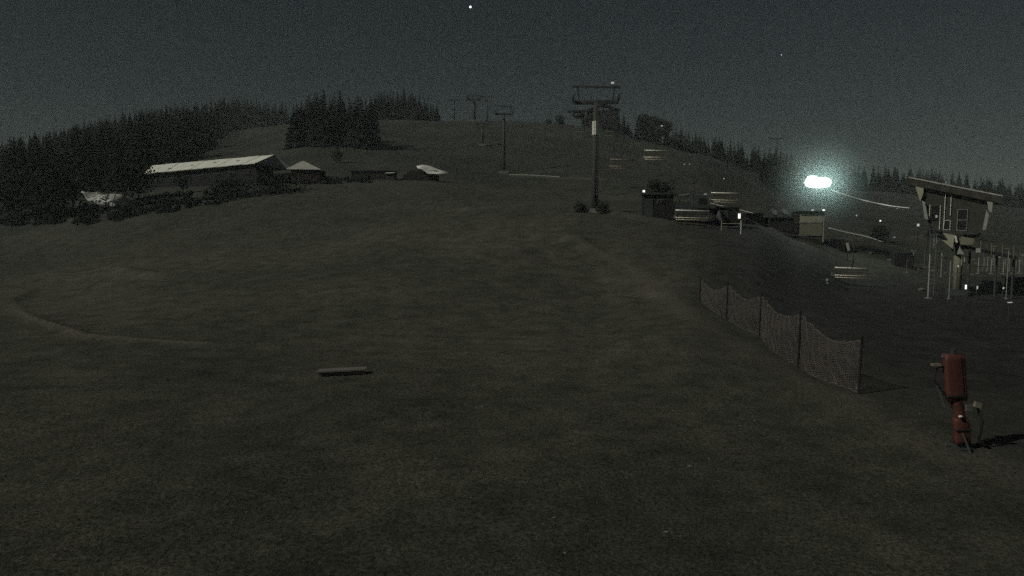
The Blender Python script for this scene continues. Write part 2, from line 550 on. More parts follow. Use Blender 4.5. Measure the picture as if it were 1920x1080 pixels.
# ------------------------------------------------------------------ trees
def spruce_mesh(seed, h, full=1.0):
    rnd = random.Random(seed)
    mb = MB()
    tiers = int(h * 1.5) + 3
    base_r = h * rnd.uniform(0.17, 0.23) * full
    for i in range(tiers):
        t = i / (tiers - 1)
        z = h * (0.07 + 0.91 * t)
        r = base_r * (1 - t) ** 0.85 + 0.12
        n = max(5, int(11 - 5 * t))
        a0 = rnd.random() * 6.28
        for k in range(n):
            if rnd.random() < 0.07:
                continue
            a = a0 + 6.283 * k / n + rnd.uniform(-0.25, 0.25)
            L = r * rnd.uniform(0.65, 1.18)
            dr = L * rnd.uniform(0.18, 0.5) * (1 - t * 0.7)
            w = L * rnd.uniform(0.20, 0.34) + 0.06
            c, s = math.cos(a), math.sin(a)
            zz = z + rnd.uniform(-.15, .15)
            def pt(u, v, q):
                return (c * u - s * v, s * u + c * v, zz - q)
            vs = [pt(0, 0, -0.1), pt(L * .35, w * .8, dr * .25), pt(L * .45, -w * .8, dr * .3), pt(L * .7, w * rnd.uniform(.3, 1), dr * .75), pt(L * .75, -w * rnd.uniform(.3, 1), dr * .8), pt(L, 0, dr), pt(L * .55, 0, dr * .05), pt(L * .4, 0, dr + .35 * w + .15)]
            mb.add(vs, [(0, 1, 6), (0, 6, 2), (1, 3, 6), (2, 6, 4), (3, 5, 6), (4, 6, 5), (0, 6, 7), (6, 5, 7)])
    mb.add([(0.1, 0, h * .93), (-0.05, .09, h * .93), (-.05, -.09, h * .93), (0, 0, h * 1.03)], [(0, 1, 3), (1, 2, 3), (2, 0, 3)])
    return mb.mesh('crown', M['needles'], recalc=False)

def trunk_mesh(h):
    return MB().tube([(0, 0, -0.6), (0, 0, h * .3), (0, 0, h * .9)], [h * .018 + .04, h * .013 + .03, .03], 6).mesh('trunk', M['bark'])

SPR = [(spruce_mesh(s, 10, f), trunk_mesh(10)) for s, f in ((1, 1.0), (2, 1.25), (3, .85), (4, 1.1), (5, 1.35), (6, .75), (8, 1.0))]
n_spruce = [0]
def spruce(px, d, h, label, group):
    x = side(px) * d
    k = random.randrange(len(SPR))
    t = thing('spruce_tree', label, 'tree', (x, d, G(x, d) - 0.1), random.random() * 6.28, group)
    s = h / 10.0
    t.scale = (s * random.uniform(.85, 1.2), s * random.uniform(.85, 1.2), s)
    inst('crown', SPR[k][0], t)
    inst('trunk', SPR[k][1], t)
    n_spruce[0] += 1
    return t

ORD = ['first','second','third','fourth','fifth','sixth','seventh','eighth','ninth','tenth','eleventh','twelfth']
STUFF = []    # far spruces joined in one mass
rn = random.Random(21)
gL = 'spruces of the dark forest on the left ridge'
lL = 'dark spruce crowded in the forest on the left ridge'
for i in range(86):                       # skyline of the left ridge
    px = -30 + 575 * (i + rn.uniform(-.4, .4)) / 86
    spruce(px, rn.uniform(318, 335), rn.uniform(9.0, 13.0), lL, gL)
for i in range(44):                       # lower edge of that forest
    px = rn.uniform(-20, 330)
    lo = 118 if px < 230 else 118 + (px - 230) * 0.7
    spruce(px, rn.uniform(lo, lo + 35), rn.uniform(7, 12), 'dark spruce at the lower edge of the left forest above the pale dome', 'spruces at the lower edge of the left forest')
for i in range(40):                       # the dense clump in the middle
    px = 552 + 160 * (i + rn.uniform(-.45, .45)) / 40
    spruce(px, rn.uniform(163, 186), rn.uniform(8.2, 12.6) * (0.92 if px < 580 else 1), 'dark spruce in the dense clump above the small huts', 'spruces of the middle clump')
for i in range(24):                       # crest right of the clump
    px = 700 + 125 * (i + rn.uniform(-.4, .4)) / 24
    h = 9.8 if px < 765 else 9.4 - (px - 765) * .05
    spruce(px, rn.uniform(246, 256), h * rn.uniform(.8, 1.12), ('dark spruce, %s from the right end of the hilltop row left of the lift masts' % ORD[23 - i]) if i >= 12 else ('dark spruce, %s from the left in the hilltop row rising behind the middle clump' % ORD[i]), 'spruces on the crest beside the clump')
for i in range(58):                       # right ridge running down to the floodlight
    px = 1182 + 380 * (i + rn.uniform(-.4, .4)) / 58
    d = np.interp(px, [1180, 1300, 1420, 1500, 1560], [236, 226, 206, 200, 215])
    hh = np.interp(px, [1180, 1260, 1300, 1420, 1470, 1500, 1560], [4.0, 6.0, 6.5, 7.5, 9.5, 11.0, 11.0])
    spruce(px, d + rn.uniform(0, 9), hh * rn.uniform(.7, 1.2), 'dark spruce on the right ridge running down towards the floodlight', 'spruces along the right ridge')
for i in range(22):                       # dark mass behind the floodlight
    px = rn.uniform(1425, 1515)
    spruce(px, rn.uniform(150, 192), rn.uniform(6.5, 9.5) * np.interp(px, [1425, 1470], [.6, 1]), 'dark spruce in the grove behind the floodlight', 'spruces of the grove behind the floodlight')
for i in range(26):
    px = 1560 + 380 * (i + rn.uniform(-.4, .4)) / 26
    spruce(px, rn.uniform(296, 306), rn.uniform(8.0, 11.5), 'dark spruce on the far wooded hill behind the lift station', 'spruces of the far right hill')

def forest_mass(name, label, specs):
    vs, fs = [], []
    off = 0
    cache = []
    for c, t in SPR:
        v = np.array([q.co[:] for q in c.vertices])
        f = [tuple(p.vertices) for p in c.polygons]
        cache.append((v, f))
    for px, d, h in specs:
        v, f = cache[rn.randrange(len(cache))]
        x = side(px) * d
        a = rn.random() * 6.28
        s = h / 10
        ca, sa = math.cos(a) * s, math.sin(a) * s
        q = np.stack([v[:, 0] * ca - v[:, 1] * sa + x, v[:, 0] * sa + v[:, 1] * ca + d, v[:, 2] * s + G(x, d) - .1], -1)
        vs += q.tolist()
        fs += [tuple(i + off for i in p) for p in f]
        off += len(v)
    me = bpy.data.meshes.new(name)
    me.from_pydata(vs, [], fs)
    me.materials.append(M['needles'])
    o = bpy.data.objects.new(name, me)
    COL.objects.link(o)
    tag(o, label, 'forest', kind='stuff')
sp = []
for i in range(760):
    px = rn.uniform(-90, 545)
    lo = 125 if px < 230 else np.interp(px, [230, 300, 350, 400, 435, 460], [126, 132, 152, 195, 265, 310])
    d = rn.uniform(lo, 345)
    sp.append((px, d, rn.uniform(8, 12.5)))
for i in range(60):
    sp.append((rn.uniform(1180, 1500), rn.uniform(238, 262), rn.uniform(6, 9)))
for i in range(130):
    sp.append((rn.uniform(1555, 1990), rn.uniform(303, 345), rn.uniform(8.5, 12)))
forest_mass('distant_forest', 'dark spruce forest filling the far ridges as one mass', sp)

def leafy_mesh(seed, w, h, n=900, leaf=0.28, m='leaves', z0=0.25):
    rnd = random.Random(seed)
    mb = MB()
    lobes = [(rnd.uniform(-.3, .3) * w, rnd.uniform(-.3, .3) * w, h * rnd.uniform(z0 + .1, .8), rnd.uniform(.25, .42) * w) for _ in range(9)]
    for i in range(n):
        lx, ly, lz, lr = rnd.choice(lobes)
        v = Vector((rnd.gauss(0, 1), rnd.gauss(0, 1), rnd.gauss(0, 1))).normalized() * lr * rnd.uniform(.6, 1.05)
        p = Vector((lx, ly, lz)) + v
        p.z = max(0.02, min(p.z, h))
        q = Vector((rnd.gauss(0, 1), rnd.gauss(0, 1), rnd.gauss(0, 1))).normalized()
        r = q.orthogonal().normalized() * leaf * rnd.uniform(.6, 1.4)
        s = q.cross(r) * .6
        mb.add([p - r, p - s, p + r, p + s], [(0, 1, 2, 3)])
    return mb.mesh('foliage', M[m], recalc=False)

def leafy(name, px, d, w, h, label, seed, cat='tree', m='leaves', n=900, leaf=.28, group=None, trunk=True):
    x = side(px) * d
    t = thing(name, label, cat, (x, d, G(x, d) - .05), 0, group)
    inst('crown' if trunk else 'foliage', leafy_mesh(seed, w, h, n, leaf, m, .25 if trunk else 0.0), t)
    mb = MB().tube([(0, 0, -.4), (0.05, 0, h * .3), (0, 0.1, h * .6)], [.05 * h * .5 + .03, .04 * h * .4 + .02, .02], 6)
    for k in range(4):
        a = k * 1.6 + seed
        mb.tube([(0, 0, h * .3), (math.cos(a) * w * .3, math.sin(a) * w * .3, h * .65)], [.05, .02], 5)
    mb.build('trunk' if trunk else 'stem', M['bark'], t)
    return t
leafy('broadleaf_tree', 1208, 228, 6.5, 8.0, 'left tree of the rounded dark tree pair on the ridge right of the main mast', 3, leaf=.3, n=2600)
leafy('broadleaf_tree', 1232, 226, 7.0, 8.2, 'right tree of the rounded dark tree pair on the ridge right of the main mast', 4, leaf=.3, n=2600)
leafy('shrub', 1050, 242, 3.0, 2.6, 'small dark shrub on the crest left of the mountain station', 5, 'shrub', n=300, leaf=.3, trunk=False)
leafy('shrub', 1025, 246, 2.6, 1.4, 'lowest dark shrub on the crest between the two mast groups', 15, 'shrub', n=200, leaf=.3, trunk=False)
for k, (px, h, d) in enumerate([(1092, 5.0, 243), (1101, 6.2, 244), (1128, 8.2, 246), (1141, 8.6, 243), (1150, 9.2, 244), (1158, 7.8, 240), (1167, 7.4, 239), (1175, 5.0, 238)]):
    tt = spruce(px, d, h, 'dark spruce rising beside the mountain station', 'spruces beside the mountain station')
leafy('shrub', 1229, 100, 1.9, 2.3, 'dark bush with a pointed top above the dark hut', 6, 'shrub', n=500, leaf=.14, trunk=False)
leafy('shrub', 1247, 101, 2.6, 1.9, 'broad dark bush right of the pointed one above the dark hut', 7, 'shrub', n=500, leaf=.14, trunk=False)
leafy('shrub', 1091, 70.3, 1.3, 1.1, 'dark bush at the left foot of the main lift mast', 8, 'shrub', n=400, leaf=.09, trunk=False)
leafy('shrub', 1131, 69.5, 1.5, 1.3, 'dark bush at the right foot of the main lift mast', 9, 'shrub', n=400, leaf=.09, trunk=False)
leafy('shrub', 633, 135, 2.4, 3.4, 'pale bush on the slope above the small gabled hut', 10, 'shrub', 'palebush', n=500, leaf=.16, trunk=False)
leafy('shrub', 345, 104, 2.2, 3.0, 'dark sapling in front of the long pale roof', 11, 'shrub', n=300, leaf=.16, trunk=True)
leafy('shrub', 445, 96, 6.0, 2.2, 'dark hedge bush below the right end of the long roof', 12, 'shrub', n=2600, leaf=.13, trunk=False)
leafy('shrub', 520, 98, 6.0, 2.4, 'dark hedge bush between the long roof and the gabled hut', 13, 'shrub', n=2600, leaf=.13, trunk=False)
leafy('broadleaf_tree', 120, 95, 6.5, 5.6, 'rounded dark tree left of the pale dome', 14, leaf=.17, n=2600)
leafy('broadleaf_tree', 262, 100, 6.0, 5.0, 'rounded dark tree between the pale dome and the long roof', 16, leaf=.17, n=2600)
leafy('broadleaf_tree', 40, 100, 8, 6.5, 'rounded dark tree at the left edge of the picture', 17, leaf=.17, n=2600)
leafy('shrub', 1655, 92, 3.0, 2.0, 'low dark bush on the far bank left of the lift station', 18, 'shrub', n=400, leaf=.16, trunk=False)

def undergrowth():
    mb = MB()
    r2 = random.Random(5)
    for i in range(420):
        px = (-40 + 480 * r2.random() ** 1.3) if i < 330 else r2.uniform(395, 700)
        row = r2.uniform(392, 426) - max(0, px - 180) * .17 if i < 330 else r2.uniform(338, 350) - (px - 560) * .03
        x, y = hit0(px, row)
        z = G(x, y)
        rr_ = r2.uniform(.35, 1.1) * (1 - max(0, px - 200) / 400) if i < 330 else r2.uniform(.3, .8)
        for k in range(60):
            v = Vector((r2.gauss(0, 1), r2.gauss(0, 1), abs(r2.gauss(0, 1)) * .8)).normalized() * rr_ * r2.uniform(.4, 1.05)
            p = Vector((x, y, z)) + v
            q = Vector((r2.gauss(0, 1), r2.gauss(0, 1), r2.gauss(0, 1))).normalized()
            e = q.orthogonal().normalized() * .15 * r2.uniform(.6, 1.4)
            f = q.cross(e) * .6
            mb.add([p - e, p - f, p + e, p + f], [(0, 1, 2, 3)])
    tag(mb.build('undergrowth', M['leaves'], recalc=False), 'low dark scrub along the foot of the left forest and huts', 'scrub', kind='stuff')
undergrowth()

# ------------------------------------------------------------------ lift masts
def pylon(label, px, d, top_row, arm, rb, group=None, frame=True, band=False, yaw=0.0, ladder=True, light=False):
    p = at(px, d)
    t = thing('lift_pylon', label, 'lift pylon', p, yaw, group)
    h = zrow(top_row, d) - p.z
    MB().tube([(0, 0, -.5), (0, 0, h * .5), (0, 0, h)], [rb, rb * .85, rb * .7], 12).build('mast', M['mast'], t, True)
    MB().box((0, 0, 0.05), (rb * 5, rb * 5, .5)).build('footing', M['concrete'], t)
    MB().box((0, 0, h), (arm, rb * 1.0, rb * 1.0)).build('crossarm', M['dark_steel'], t)
    for s in (-1, 1):
        x = s * arm / 2
        sh = MB().box((x, 0, h + rb * .9), (rb * .5, rb * 7, rb * .5)).build('sheave_beam', M['dark_steel'], t)
        for k in range(6):
            y = (k - 2.5) * rb * 1.15
            MB().tube([(x - rb * .18, y, h + rb * 1.45), (x + rb * .18, y, h + rb * 1.45)], rb * .42, 12).build('sheave', M['rubber'], sh)
    if frame:
        hf = h * .115 + rb
        MB().tube([(-arm * .36, 0, h + rb * .3), (-arm * .42, 0, h + hf)], rb * .28, 6).build('frame_post', M['dark_steel'], t)
        MB().tube([(arm * .36, 0, h + rb * .3), (arm * .40, 0, h + hf * .9)], rb * .28, 6).build('frame_post', M['dark_steel'], t)
        MB().beam((-arm * .52, 0, h + hf), (arm * .54, 0, h + hf * .9), rb * .5, rb * .55).build('frame_beam', M['dark_steel'], t)
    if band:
        MB().tube([(0, 0, band[0] - p.z), (0, 0, band[1] - p.z)], rb * .98, 12).build('lamplit_stretch', M['pale_steel'], t)  # lamp-lit stretch of the trunk, its brightness put into the colour
    if ladder:
        lb = MB()
        for s in (-.17, .17):
            lb.tube([(s, -rb - .18, 1.5), (s, -rb * .8 - .18, h)], .025, 5)
        k = 1.7
        while k < h:
            lb.tube([(-.17, -rb - .18, k), (.17, -rb - .18, k)], .016, 4)
            k += .33
        lb.build('ladder', M['steel'], t)
    if light:
        MB().box((arm * .36, -.2, h + hf * .93 + .35), (.28, .18, .14)).build('lamp', M['lamp_dim'], t)
        MB().tube([(arm * .36, 0, h + hf * .9), (arm * .36, 0, h + hf * .9 + .7)], .04, 6).build('mast_tip', M['steel'], t)
    return t, h

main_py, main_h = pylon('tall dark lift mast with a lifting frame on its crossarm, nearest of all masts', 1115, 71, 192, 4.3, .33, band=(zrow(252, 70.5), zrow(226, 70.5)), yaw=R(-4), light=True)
gp = 'masts of the older lift climbing to the hilltop'
pylon('slim dark lift mast standing beside the pale track in the middle of the slope', 945, 137, 214, 3.3, .30, gp, True, False, R(5), False)
pylon('dark lift mast half way up the slope behind the slim one', 905, 182, 232, 3.2, .36, gp, False, False, R(5), False)
pylon('thickest crowned lift mast on the hilltop between two thin ones', 890, 247, 187, 4.4, .60, gp, True, False, R(5), False)
pylon('thin lift mast on the hilltop nearest the spruces', 853, 255, 188, 3.4, .36, gp, False, False, R(5), False)
pylon('thin lift mast on the hilltop right of the thick crowned one', 914, 253, 182, 3.8, .36, gp, False, False, R(5), False)
pylon('faint lift mast rising above the spruces of the right ridge', 1452, 232, 260, 4.2, .30, None, False, False, R(-20), False)

# mountain station behind the main mast
p = at(1118, 236)
ms = thing('mountain_station', 'dark mountain lift station on pale legs on the hilltop behind the main mast', 'lift station', p)
MB().box((-6.2, 0, 4.9), (6.6, 3.2, .35)).build('roof', M['dark_steel'], ms)
MB().blob((-5.9, 0, 3.6), (2.1, 1.5, 1.0), 2, 14, 8, 0.03).build('drive_housing', M['dark_steel'], ms, True)
for s in (-6.9, -5.2):
    MB().beam((s, -.4, -.5), (s * .97, -.4, 3.0), .5, .45).build('leg', M['steel'], ms)
MB().box((1.8, 0, 2.2), (9.0, 4.0, 5.4)).build('wall', M['black_wood'], ms)
MB().prism([(-3.4, 4.9), (1.8, 6.7), (7.0, 4.9), (7.0, 5.15), (1.8, 7.0), (-3.4, 5.15)], -2.6, 2.6).build('gable_roof', M['dark_steel'], ms)
for x in (0.3, 2.4, 4.5):
    w = MB().box((x, -2.03, 2.3), (1.1, .06, 1.2)).build('window', M['steel'], ms)
    MB().box((x, -2.08, 2.3), (.9, .05, 1.0)).build('pane', M['glass'], w)

# ------------------------------------------------------------------ ropes
def spline(pts, n=10):
    pts = [Vector(p) for p in pts]
    out = []
    for i in range(len(pts) - 1):
        p0, p1, p2, p3 = pts[max(i - 1, 0)], pts[i], pts[i + 1], pts[min(i + 2, len(pts) - 1)]
        for k in range(n):
            t = k / n
            out.append(0.5 * ((2 * p1) + (p2 - p0) * t + (2 * p0 - 5 * p1 + 4 * p2 - p3) * t * t + (3 * p1 - p0 - 3 * p2 + p3) * t ** 3))
    out.append(pts[-1])
    return out
def rope(label, pts, r=.013, m='cable', name='lift_rope', cat='rope', group=None):
    o = MB().tube(spline(pts), r, 6).build(name, M[m], None, True)
    return tag(o, label, cat, group)

HANG = 2.9
def chair_point(px, row, d):
    return P(px, row, d)
C_R = [(1228, 292, 68.8), (1358, 372, 65.5), (1595, 513, 60.0)]
C_L = [(1165, 309, 68.1), (1297, 405, 64.5)]
upR, upL = (1150, 253, 105), (1095, 254, 105)
def rp(c):
    q = P(*c)
    return Vector((q.x, q.y, q.z + HANG))
armz = main_py.location.z + main_h + .33 * 1.45 + .14
tipR = Vector((main_py.location.x + 2.15, 71, armz))
tipL = Vector((main_py.location.x - 2.15, 71, armz))
ST = P(1786, 432, 58)
rope('right hand lift rope from the mountain station over the main mast to the valley station',
     [(ms.location.x + 2.1, 236, ms.location.z + 4.6), rp(upR), tipR] + [rp(c) for c in C_R] + [(ST.x - .3, 57.5, ST.z + .2)])
rope('left hand lift rope from the mountain station over the main mast to the valley station',
     [(ms.location.x - 2.1, 236, ms.location.z + 4.6), rp(upL), tipL] + [rp(c) for c in C_L] + [P(1480, 440, 60.5), (ST.x - 1.2, 55.4, ST.z - .3)])

# ------------------------------------------------------------------ chairs
def make_chair(label, w):
    t = thing('lift_chair', label, 'lift chair', group='chairs hanging from the lift ropes')
    for k in range(2):
        MB().box((0, -.12 + .03 * k, .28 - .2 * k), (w, .03, .07)).build('slat', M['olive_slat'], t)
    for k in range(4):
        MB().box((0, .06 + k * .13, -.24 + .01 * k), (w, .10, .04)).build('seat_slat', M['olive_slat'], t)
    MB().tube([(-w / 2 - .05, -.16, .46), (w / 2 + .05, -.16, .46)], .055, 10).build('top_rail', M['white_rail'], t, True)
    MB().tube([(-w / 2 - .05, -.14, -.16), (w / 2 + .05, -.14, -.16)], .036, 10).build('lower_rail', M['slat'], t, True)
    MB().tube([(-w / 2, -.10, -.34), (w / 2, -.10, -.34)], .026, 8).build('seat_rail', M['slat'], t, True)
    for s in (-1, 1):
        x = s * (w / 2 + .03)
        MB().tube([(x, -.14, .46), (x, .0, -.26), (x, .55, -.24), (x, .62, .05)], .028, 6).build('side_frame', M['steel'], t)
    MB().tube([(0, -.14, .46), (0, -.34, 1.2), (0, -.2, 2.2), (0, 0, HANG)], [.05, .05, .045, .04], 8).build('hanger_arm', M['mast'], t)
    MB().box((0, 0, HANG), (.12, .4, .12)).build('grip', M['dark_steel'], t)
    sb = MB().tube([(-w / 2, -.1, .30), (-w / 2, .55, .28), (w / 2, .55, .28), (w / 2, -.1, .30)], .02, 6)
    sb.build('safety_bar', M['steel'], t)
    MB().tube([(-w * .28, .55, .28), (-w * .26, .75, -.72), (w * .26, .75, -.72), (w * .28, .55, .28)], .018, 6).build('footrest', M['steel'], t)
    return t
chair0 = make_chair('', 1.95)
specs = [(C_R[0], 1.95, 'empty lift chair hanging right of the main mast, upper one above the bush', -5),
         (C_L[0], 2.0, 'empty lift chair hanging just right of the main mast trunk, lower than its neighbour', -5),
         (C_R[1], 2.3, 'lift chair with a gleaming white top rail above the bright wall lamp', -6),
         (C_L[1], 2.75, 'lift chair with two broad pale slats hanging in front of the snow groomer', -4),
         (C_R[2], 2.5, 'lowest lift chair hanging close to the ground left of the valley station', -6),
         (upR, 2.0, 'faint lift chair high on the slope just right of the main mast', -4),
         (upL, 2.0, 'faint lift chair high on the slope just left of the main mast', -4)]
for i, (c, w, lab, rz) in enumerate(specs):
    ch = chair0 if i == 0 else copy_tree(chair0)
    ch.location = P(*c)
    ch.rotation_euler = (0, R(2.0), R(rz))
    ch.scale = (w / 1.95, 1, 1)
    ch['label'] = lab
    dull = {1: 'slat', 2: 'fin', 3: 'fin', 5: 'dull_rail', 6: 'dull_rail'}.get(i)
    if i in (1, 5, 6):
        for q in ch.children:
            if q.name.split('.')[0] in ('top_rail', 'lower_rail', 'seat_rail'):
                q.data = q.data.copy() if q.data.users > 1 else q.data
                q.data.materials[0] = M['dull_rail' if i > 4 else 'rail_mid']

# ------------------------------------------------------------------ valley station
sx = side(1786) * 58
base = Vector((sx, 58, G(sx, 58)))
vs = thing('valley_station', 'valley lift station with splayed pale fins and a slanted roof raised on a column', 'lift station', base, R(-29))
S = 58 / F * .85            # metres per photograph pixel at the station
def L(px, row):
    return ((px - 1786) * S, zrow(row, 58) - base.z)
body = [L(1712, 350), L(1852, 383), L(1838, 437), L(1740, 420)]
MB().prism(body, -.9, 2.6).build('body', M['olive_wall'], vs)
roofp = [L(1697, 333), L(1872, 371), L(1872, 384), L(1697, 345)]
MB().prism(roofp, -1.3, 3.0).build('roof', M['fascia'], vs)
MB().prism([L(1697, 330.5), L(1872, 368.5), L(1872, 371), L(1697, 333)], -1.35, 3.05).build('roof_sheet', M['roof2'], vs)
MB().prism([L(1709, 344), L(1727, 347), L(1727, 362), L(1722, 378)], -1.25, -1.0).build('fin', M['beige'], vs)
MB().prism([L(1725, 376), L(1731, 379), L(1739, 412), L(1732, 410)], -1.25, -1.0).build('fin', M['fin'], vs)
MB().prism([L(1845, 377), L(1856, 378), L(1854, 400), L(1849, 396)], -1.25, -1.0).build('fin', M['fin'], vs)
MB().prism([L(1845, 395), L(1850, 404), L(1846, 430), L(1840, 431)], -1.25, -1.0).build('fin', M['fin'], vs)
g = MB()
for a, b in (((1733, 357), (1752, 361)), ((1758, 362), (1781, 367)), ((1799, 371), (1815, 375)), ((1824, 378), (1836, 381))):
    xa, za = L(*a); xb, zb = L(*b)
    MB().beam((xa, -.96, za), (xb, -.96, zb), .06, .045).build('gutter_strip', M['pale_steel'], vs)
def vpipe(px, r0, r1, m='fin', w=.035, name='pipe'):
    x, z1 = L(px, r0)
    _, z0 = L(px, r1)
    return MB().tube([(x, -1.0, z0), (x, -1.0, z1)], w, 6).build(name, M[m], vs)
for a in ((1741, 384, 412), (1761, 386, 430), (1769, 340, 424), (1780, 370, 404)):
    vpipe(*a, m='pale_steel', w=.028)
# windows: frame bars round dark glass
def window(px0, px1, r0, r1, m='fin', mull=True):
    x0, z1 = L(px0, r0)
    x1, z0 = L(px1, r1)
    fb = MB()
    t = .032
    for q in ((x0, x0 + t, z0, z1), (x1 - t, x1, z0, z1), (x0 + t, x1 - t, z0, z0 + t), (x0 + t, x1 - t, z1 - t, z1)):
        fb.box(((q[0] + q[1]) / 2, -.95, (q[2] + q[3]) / 2), (q[1] - q[0], .1, q[3] - q[2]))
    if mull:
        fb.box(((x0 + x1) / 2, -.95, (z0 + z1) / 2), (x1 - x0 - .1, .06, .04))
    w = fb.build('window', M[m], vs)
    MB().box(((x0 + x1) / 2, -.925, (z0 + z1) / 2), (x1 - x0 - .1, .03, z1 - z0 - .1)).build('pane', M['glass'], w)
window(1793, 1812, 393, 432)
window(1768, 1781, 413, 431, 'pale_steel', False)
window(1744, 1759, 386, 412, 'mast')
x, z = L(1754, 406)
MB().box((x, -.98, z), (.12, .1, .2)).build('switch_box', M['pale_steel'], vs)
# underside, column and bracket
MB().prism([L(1762, 436), L(1790, 440), L(1788, 466), L(1763, 447)], -.8, .2).build('bracket', M['beige'], vs)
MB().prism([L(1797, 442), L(1828, 447), L(1824, 458), L(1800, 458)], -.6, 1.2).build('machine_housing', M['panel'], vs)
x, z = L(1801, 440)
MB().tube([(x, .4, -.5), (x, .4, z)], .30, 14).build('column', M['panel'], vs, True)
MB().box((x, .4, .1), (1.5, 1.5, .7)).build('column_footing', M['dark_steel'], vs)
x, z = L(1812, 505)
vpipe(1811, 480, 490, 'fin', .05, 'pipe')
vpipe(1806, 480, 496, 'beige', .03, 'pipe')
MB().prism([L(1795, 457), L(1908, 479), L(1908, 485), L(1795, 463)], -.2, 1.4).build('gangway', M['black_wood'], vs)
for px_, top_ in ((1820, 444), (1840, 447), (1860, 451), (1880, 455), (1900, 459)):
    x, z = L(px_, top_)
    zb = L(px_, 462 + (px_ - 1795) * .195)[1]
    MB().tube([(x, -.2, zb), (x, -.2, z)], .03, 6).build('gangway_post', M['panel'], vs)
x0_, z0_ = L(1818, 445); x1_, z1_ = L(1902, 460)
MB().tube([(x0_, -.2, z0_), (x1_, -.2, z1_)], .025, 6).build('gangway_rail', M['mast'], vs)
for px_ in (1822, 1872, 1903):
    x, z = L(px_, 470 + (px_ - 1822) * .19)
    MB().tube([(x, .6, -.6), (x, .6, z)], .09, 8).build('gangway_support', M['dark_steel'], vs)
for a_, b_ in (((1738, 421), (1795, 458)), ((1838, 437), (1805, 460)), ((1762, 430), (1790, 470))):
    xa, za = L(*a_); xb, zb = L(*b_)
    MB().beam((xa, -.5, za), (xb, .2, zb), .08, .1).build('brace', M['mast'], vs)
# platform deck and its legs
MB().prism([L(1718, 424), L(1762, 430), L(1762, 433), L(1718, 427)], -1.6, 1.8).build('deck', M['dark_steel'], vs)
for px, r0, r1, m in ((1720, 433, 460, 'red_wood'), (1740, 433, 465, 'red_wood'), (1747, 430, 462, 'dark_steel'), (1752, 436, 462, 'fin'), (1757, 446, 456, 'pale_steel'), (1835, 440, 462, 'dark_steel'), (1842, 440, 463, 'dark_steel')):
    vpipe(px, r0, r1, m, .035, 'hanger_rod')
vpipe(1751, 448, 463, 'pale_steel', .035, 'hanger_rod')
lad = MB()
for px in (1745, 1756):
    x, z = L(px, 430)
    lad.tube([(x, -1.3, 0), (x, -1.3, z)], .03, 6)
k = .3
while k < z:
    lad.tube([(L(1745, 0)[0], -1.3, k), (L(1756, 0)[0], -1.3, k)], .018, 5)
    k += .32
lad.build('ladder', M['steel'], vs)
x, z = L(1793, 448)
MB().box((x, -.9, z), (.12, .12, .55), mtx=Matrix.Rotation(R(-14), 4, 'Y')).build('signal_arm', M['pale_steel'], vs)
x, z = L(1803, 469)
MB().prism([(x - .25, z - .3), (x + .25, z - .3), (x + .05, z + .35), (x - .05, z + .35)], -.3, .1).build('cone_cap', M['fin'], vs)
x, z = L(1835, 468)
MB().box((x, -.8, z), (.3, .25, .35)).build('control_box', M['fin'], vs)
# bullwheel
x, z = L(1786, 437)
MB().tube([(x, 1.2, z - .35), (x, 1.2, z - .15)], 1.9, 28).build('bullwheel', M['dark_steel'], vs)
x, z = L(1720, 422)
MB().box((x, -1.4, z), (.16, .1, .2)).build('lamp', M['lamp_dim'], vs)

# queue rails, posts and small lights round the station
def post(name, px, r0, r1, d, label, m='fin', w=.035, head=None, cat='post', group=None, hm='fin'):
    q = P(px, r1, d)
    top = P(px, r0, d)
    t = thing(name, label, cat, (q.x, d, G(q.x, d)), 0, group)
    hgt = top.z - t.location.z
    MB().tube([(0, 0, -.3), (0, 0, hgt)], w, 8).build('pole', M[m], t)
    MB().box((0, 0, .02), (w * 6, w * 6, .12)).build('footing', M['concrete'], t)
    if head:
        MB().box((head[0], -.02, hgt), (head[1], .1, head[2])).build('head', M[hm], t)
    return t
gr = 'posts of the queue railing beside the valley station'
rl = [(1834, 483, 'rail post at the left end of the queue railing right of the station column', None),
      (1858, 487, 'short rail post of the queue railing with a knob on top', (0, .14, .12)),
      (1881, 488, 'hooked rail post of the queue railing', (-.08, .26, .06)),
      (1899, 492, 'thin rail post of the queue railing left of the last one', None),
      (1911, 489, 'thick last post of the queue railing at the right picture edge', (0, .25, .2))]
tops = []
for px, r0, lab, hd in rl:
    dq = hit0(px, 514)[1]
    t = post('rail_post', px, r0, 514, dq, lab, 'fin', .05, hd, 'post', gr)
    tops.append(Vector((t.location.x, dq, P(px, r0 + 6, dq).z)))
rope('thin pale top rail linking the queue posts', tops, .02, 'steel', 'queue_rail', 'railing')
post('gate_post', 1741, 477, 540, 55, 'straight pale post under the left side of the station', 'fin', .06)
post('gate_post', 1780, 490, 540, 55, 'leaning thin post left of the station column', 'fin', .03)
post('gate_post', 1888, 466, 530, 56, 'tall thin post with a short arm at the right of the station', 'fin', .03, (-.12, .25, .05))
gl = 'small marker lights in front of the valley station'
def marker(px, row, d, size, label, m, group=gl):
    if d is None:
        d = hit0(px, row + 7)[1]
    q = P(px, row, d)
    t = thing('marker_light', label, 'light', (q.x, d, G(q.x, d)), 0, group)
    hgt = q.z - t.location.z
    MB().tube([(0, .03, -.3), (0, .03, hgt + size[1] / 2)], .03, 6).build('pole', M['dark_steel'], t)
    MB().box((0, -.03, hgt), (size[0], .04, size[1])).build('lamp', M[m], t)
marker(1810.5, 538, 46, (.09, .27), 'brightest white upright strip light below the station column', 'lamp_small')
marker(1832, 539, 46, (.06, .20), 'dimmer upright strip light right of the brightest one', 'lamp_dim')
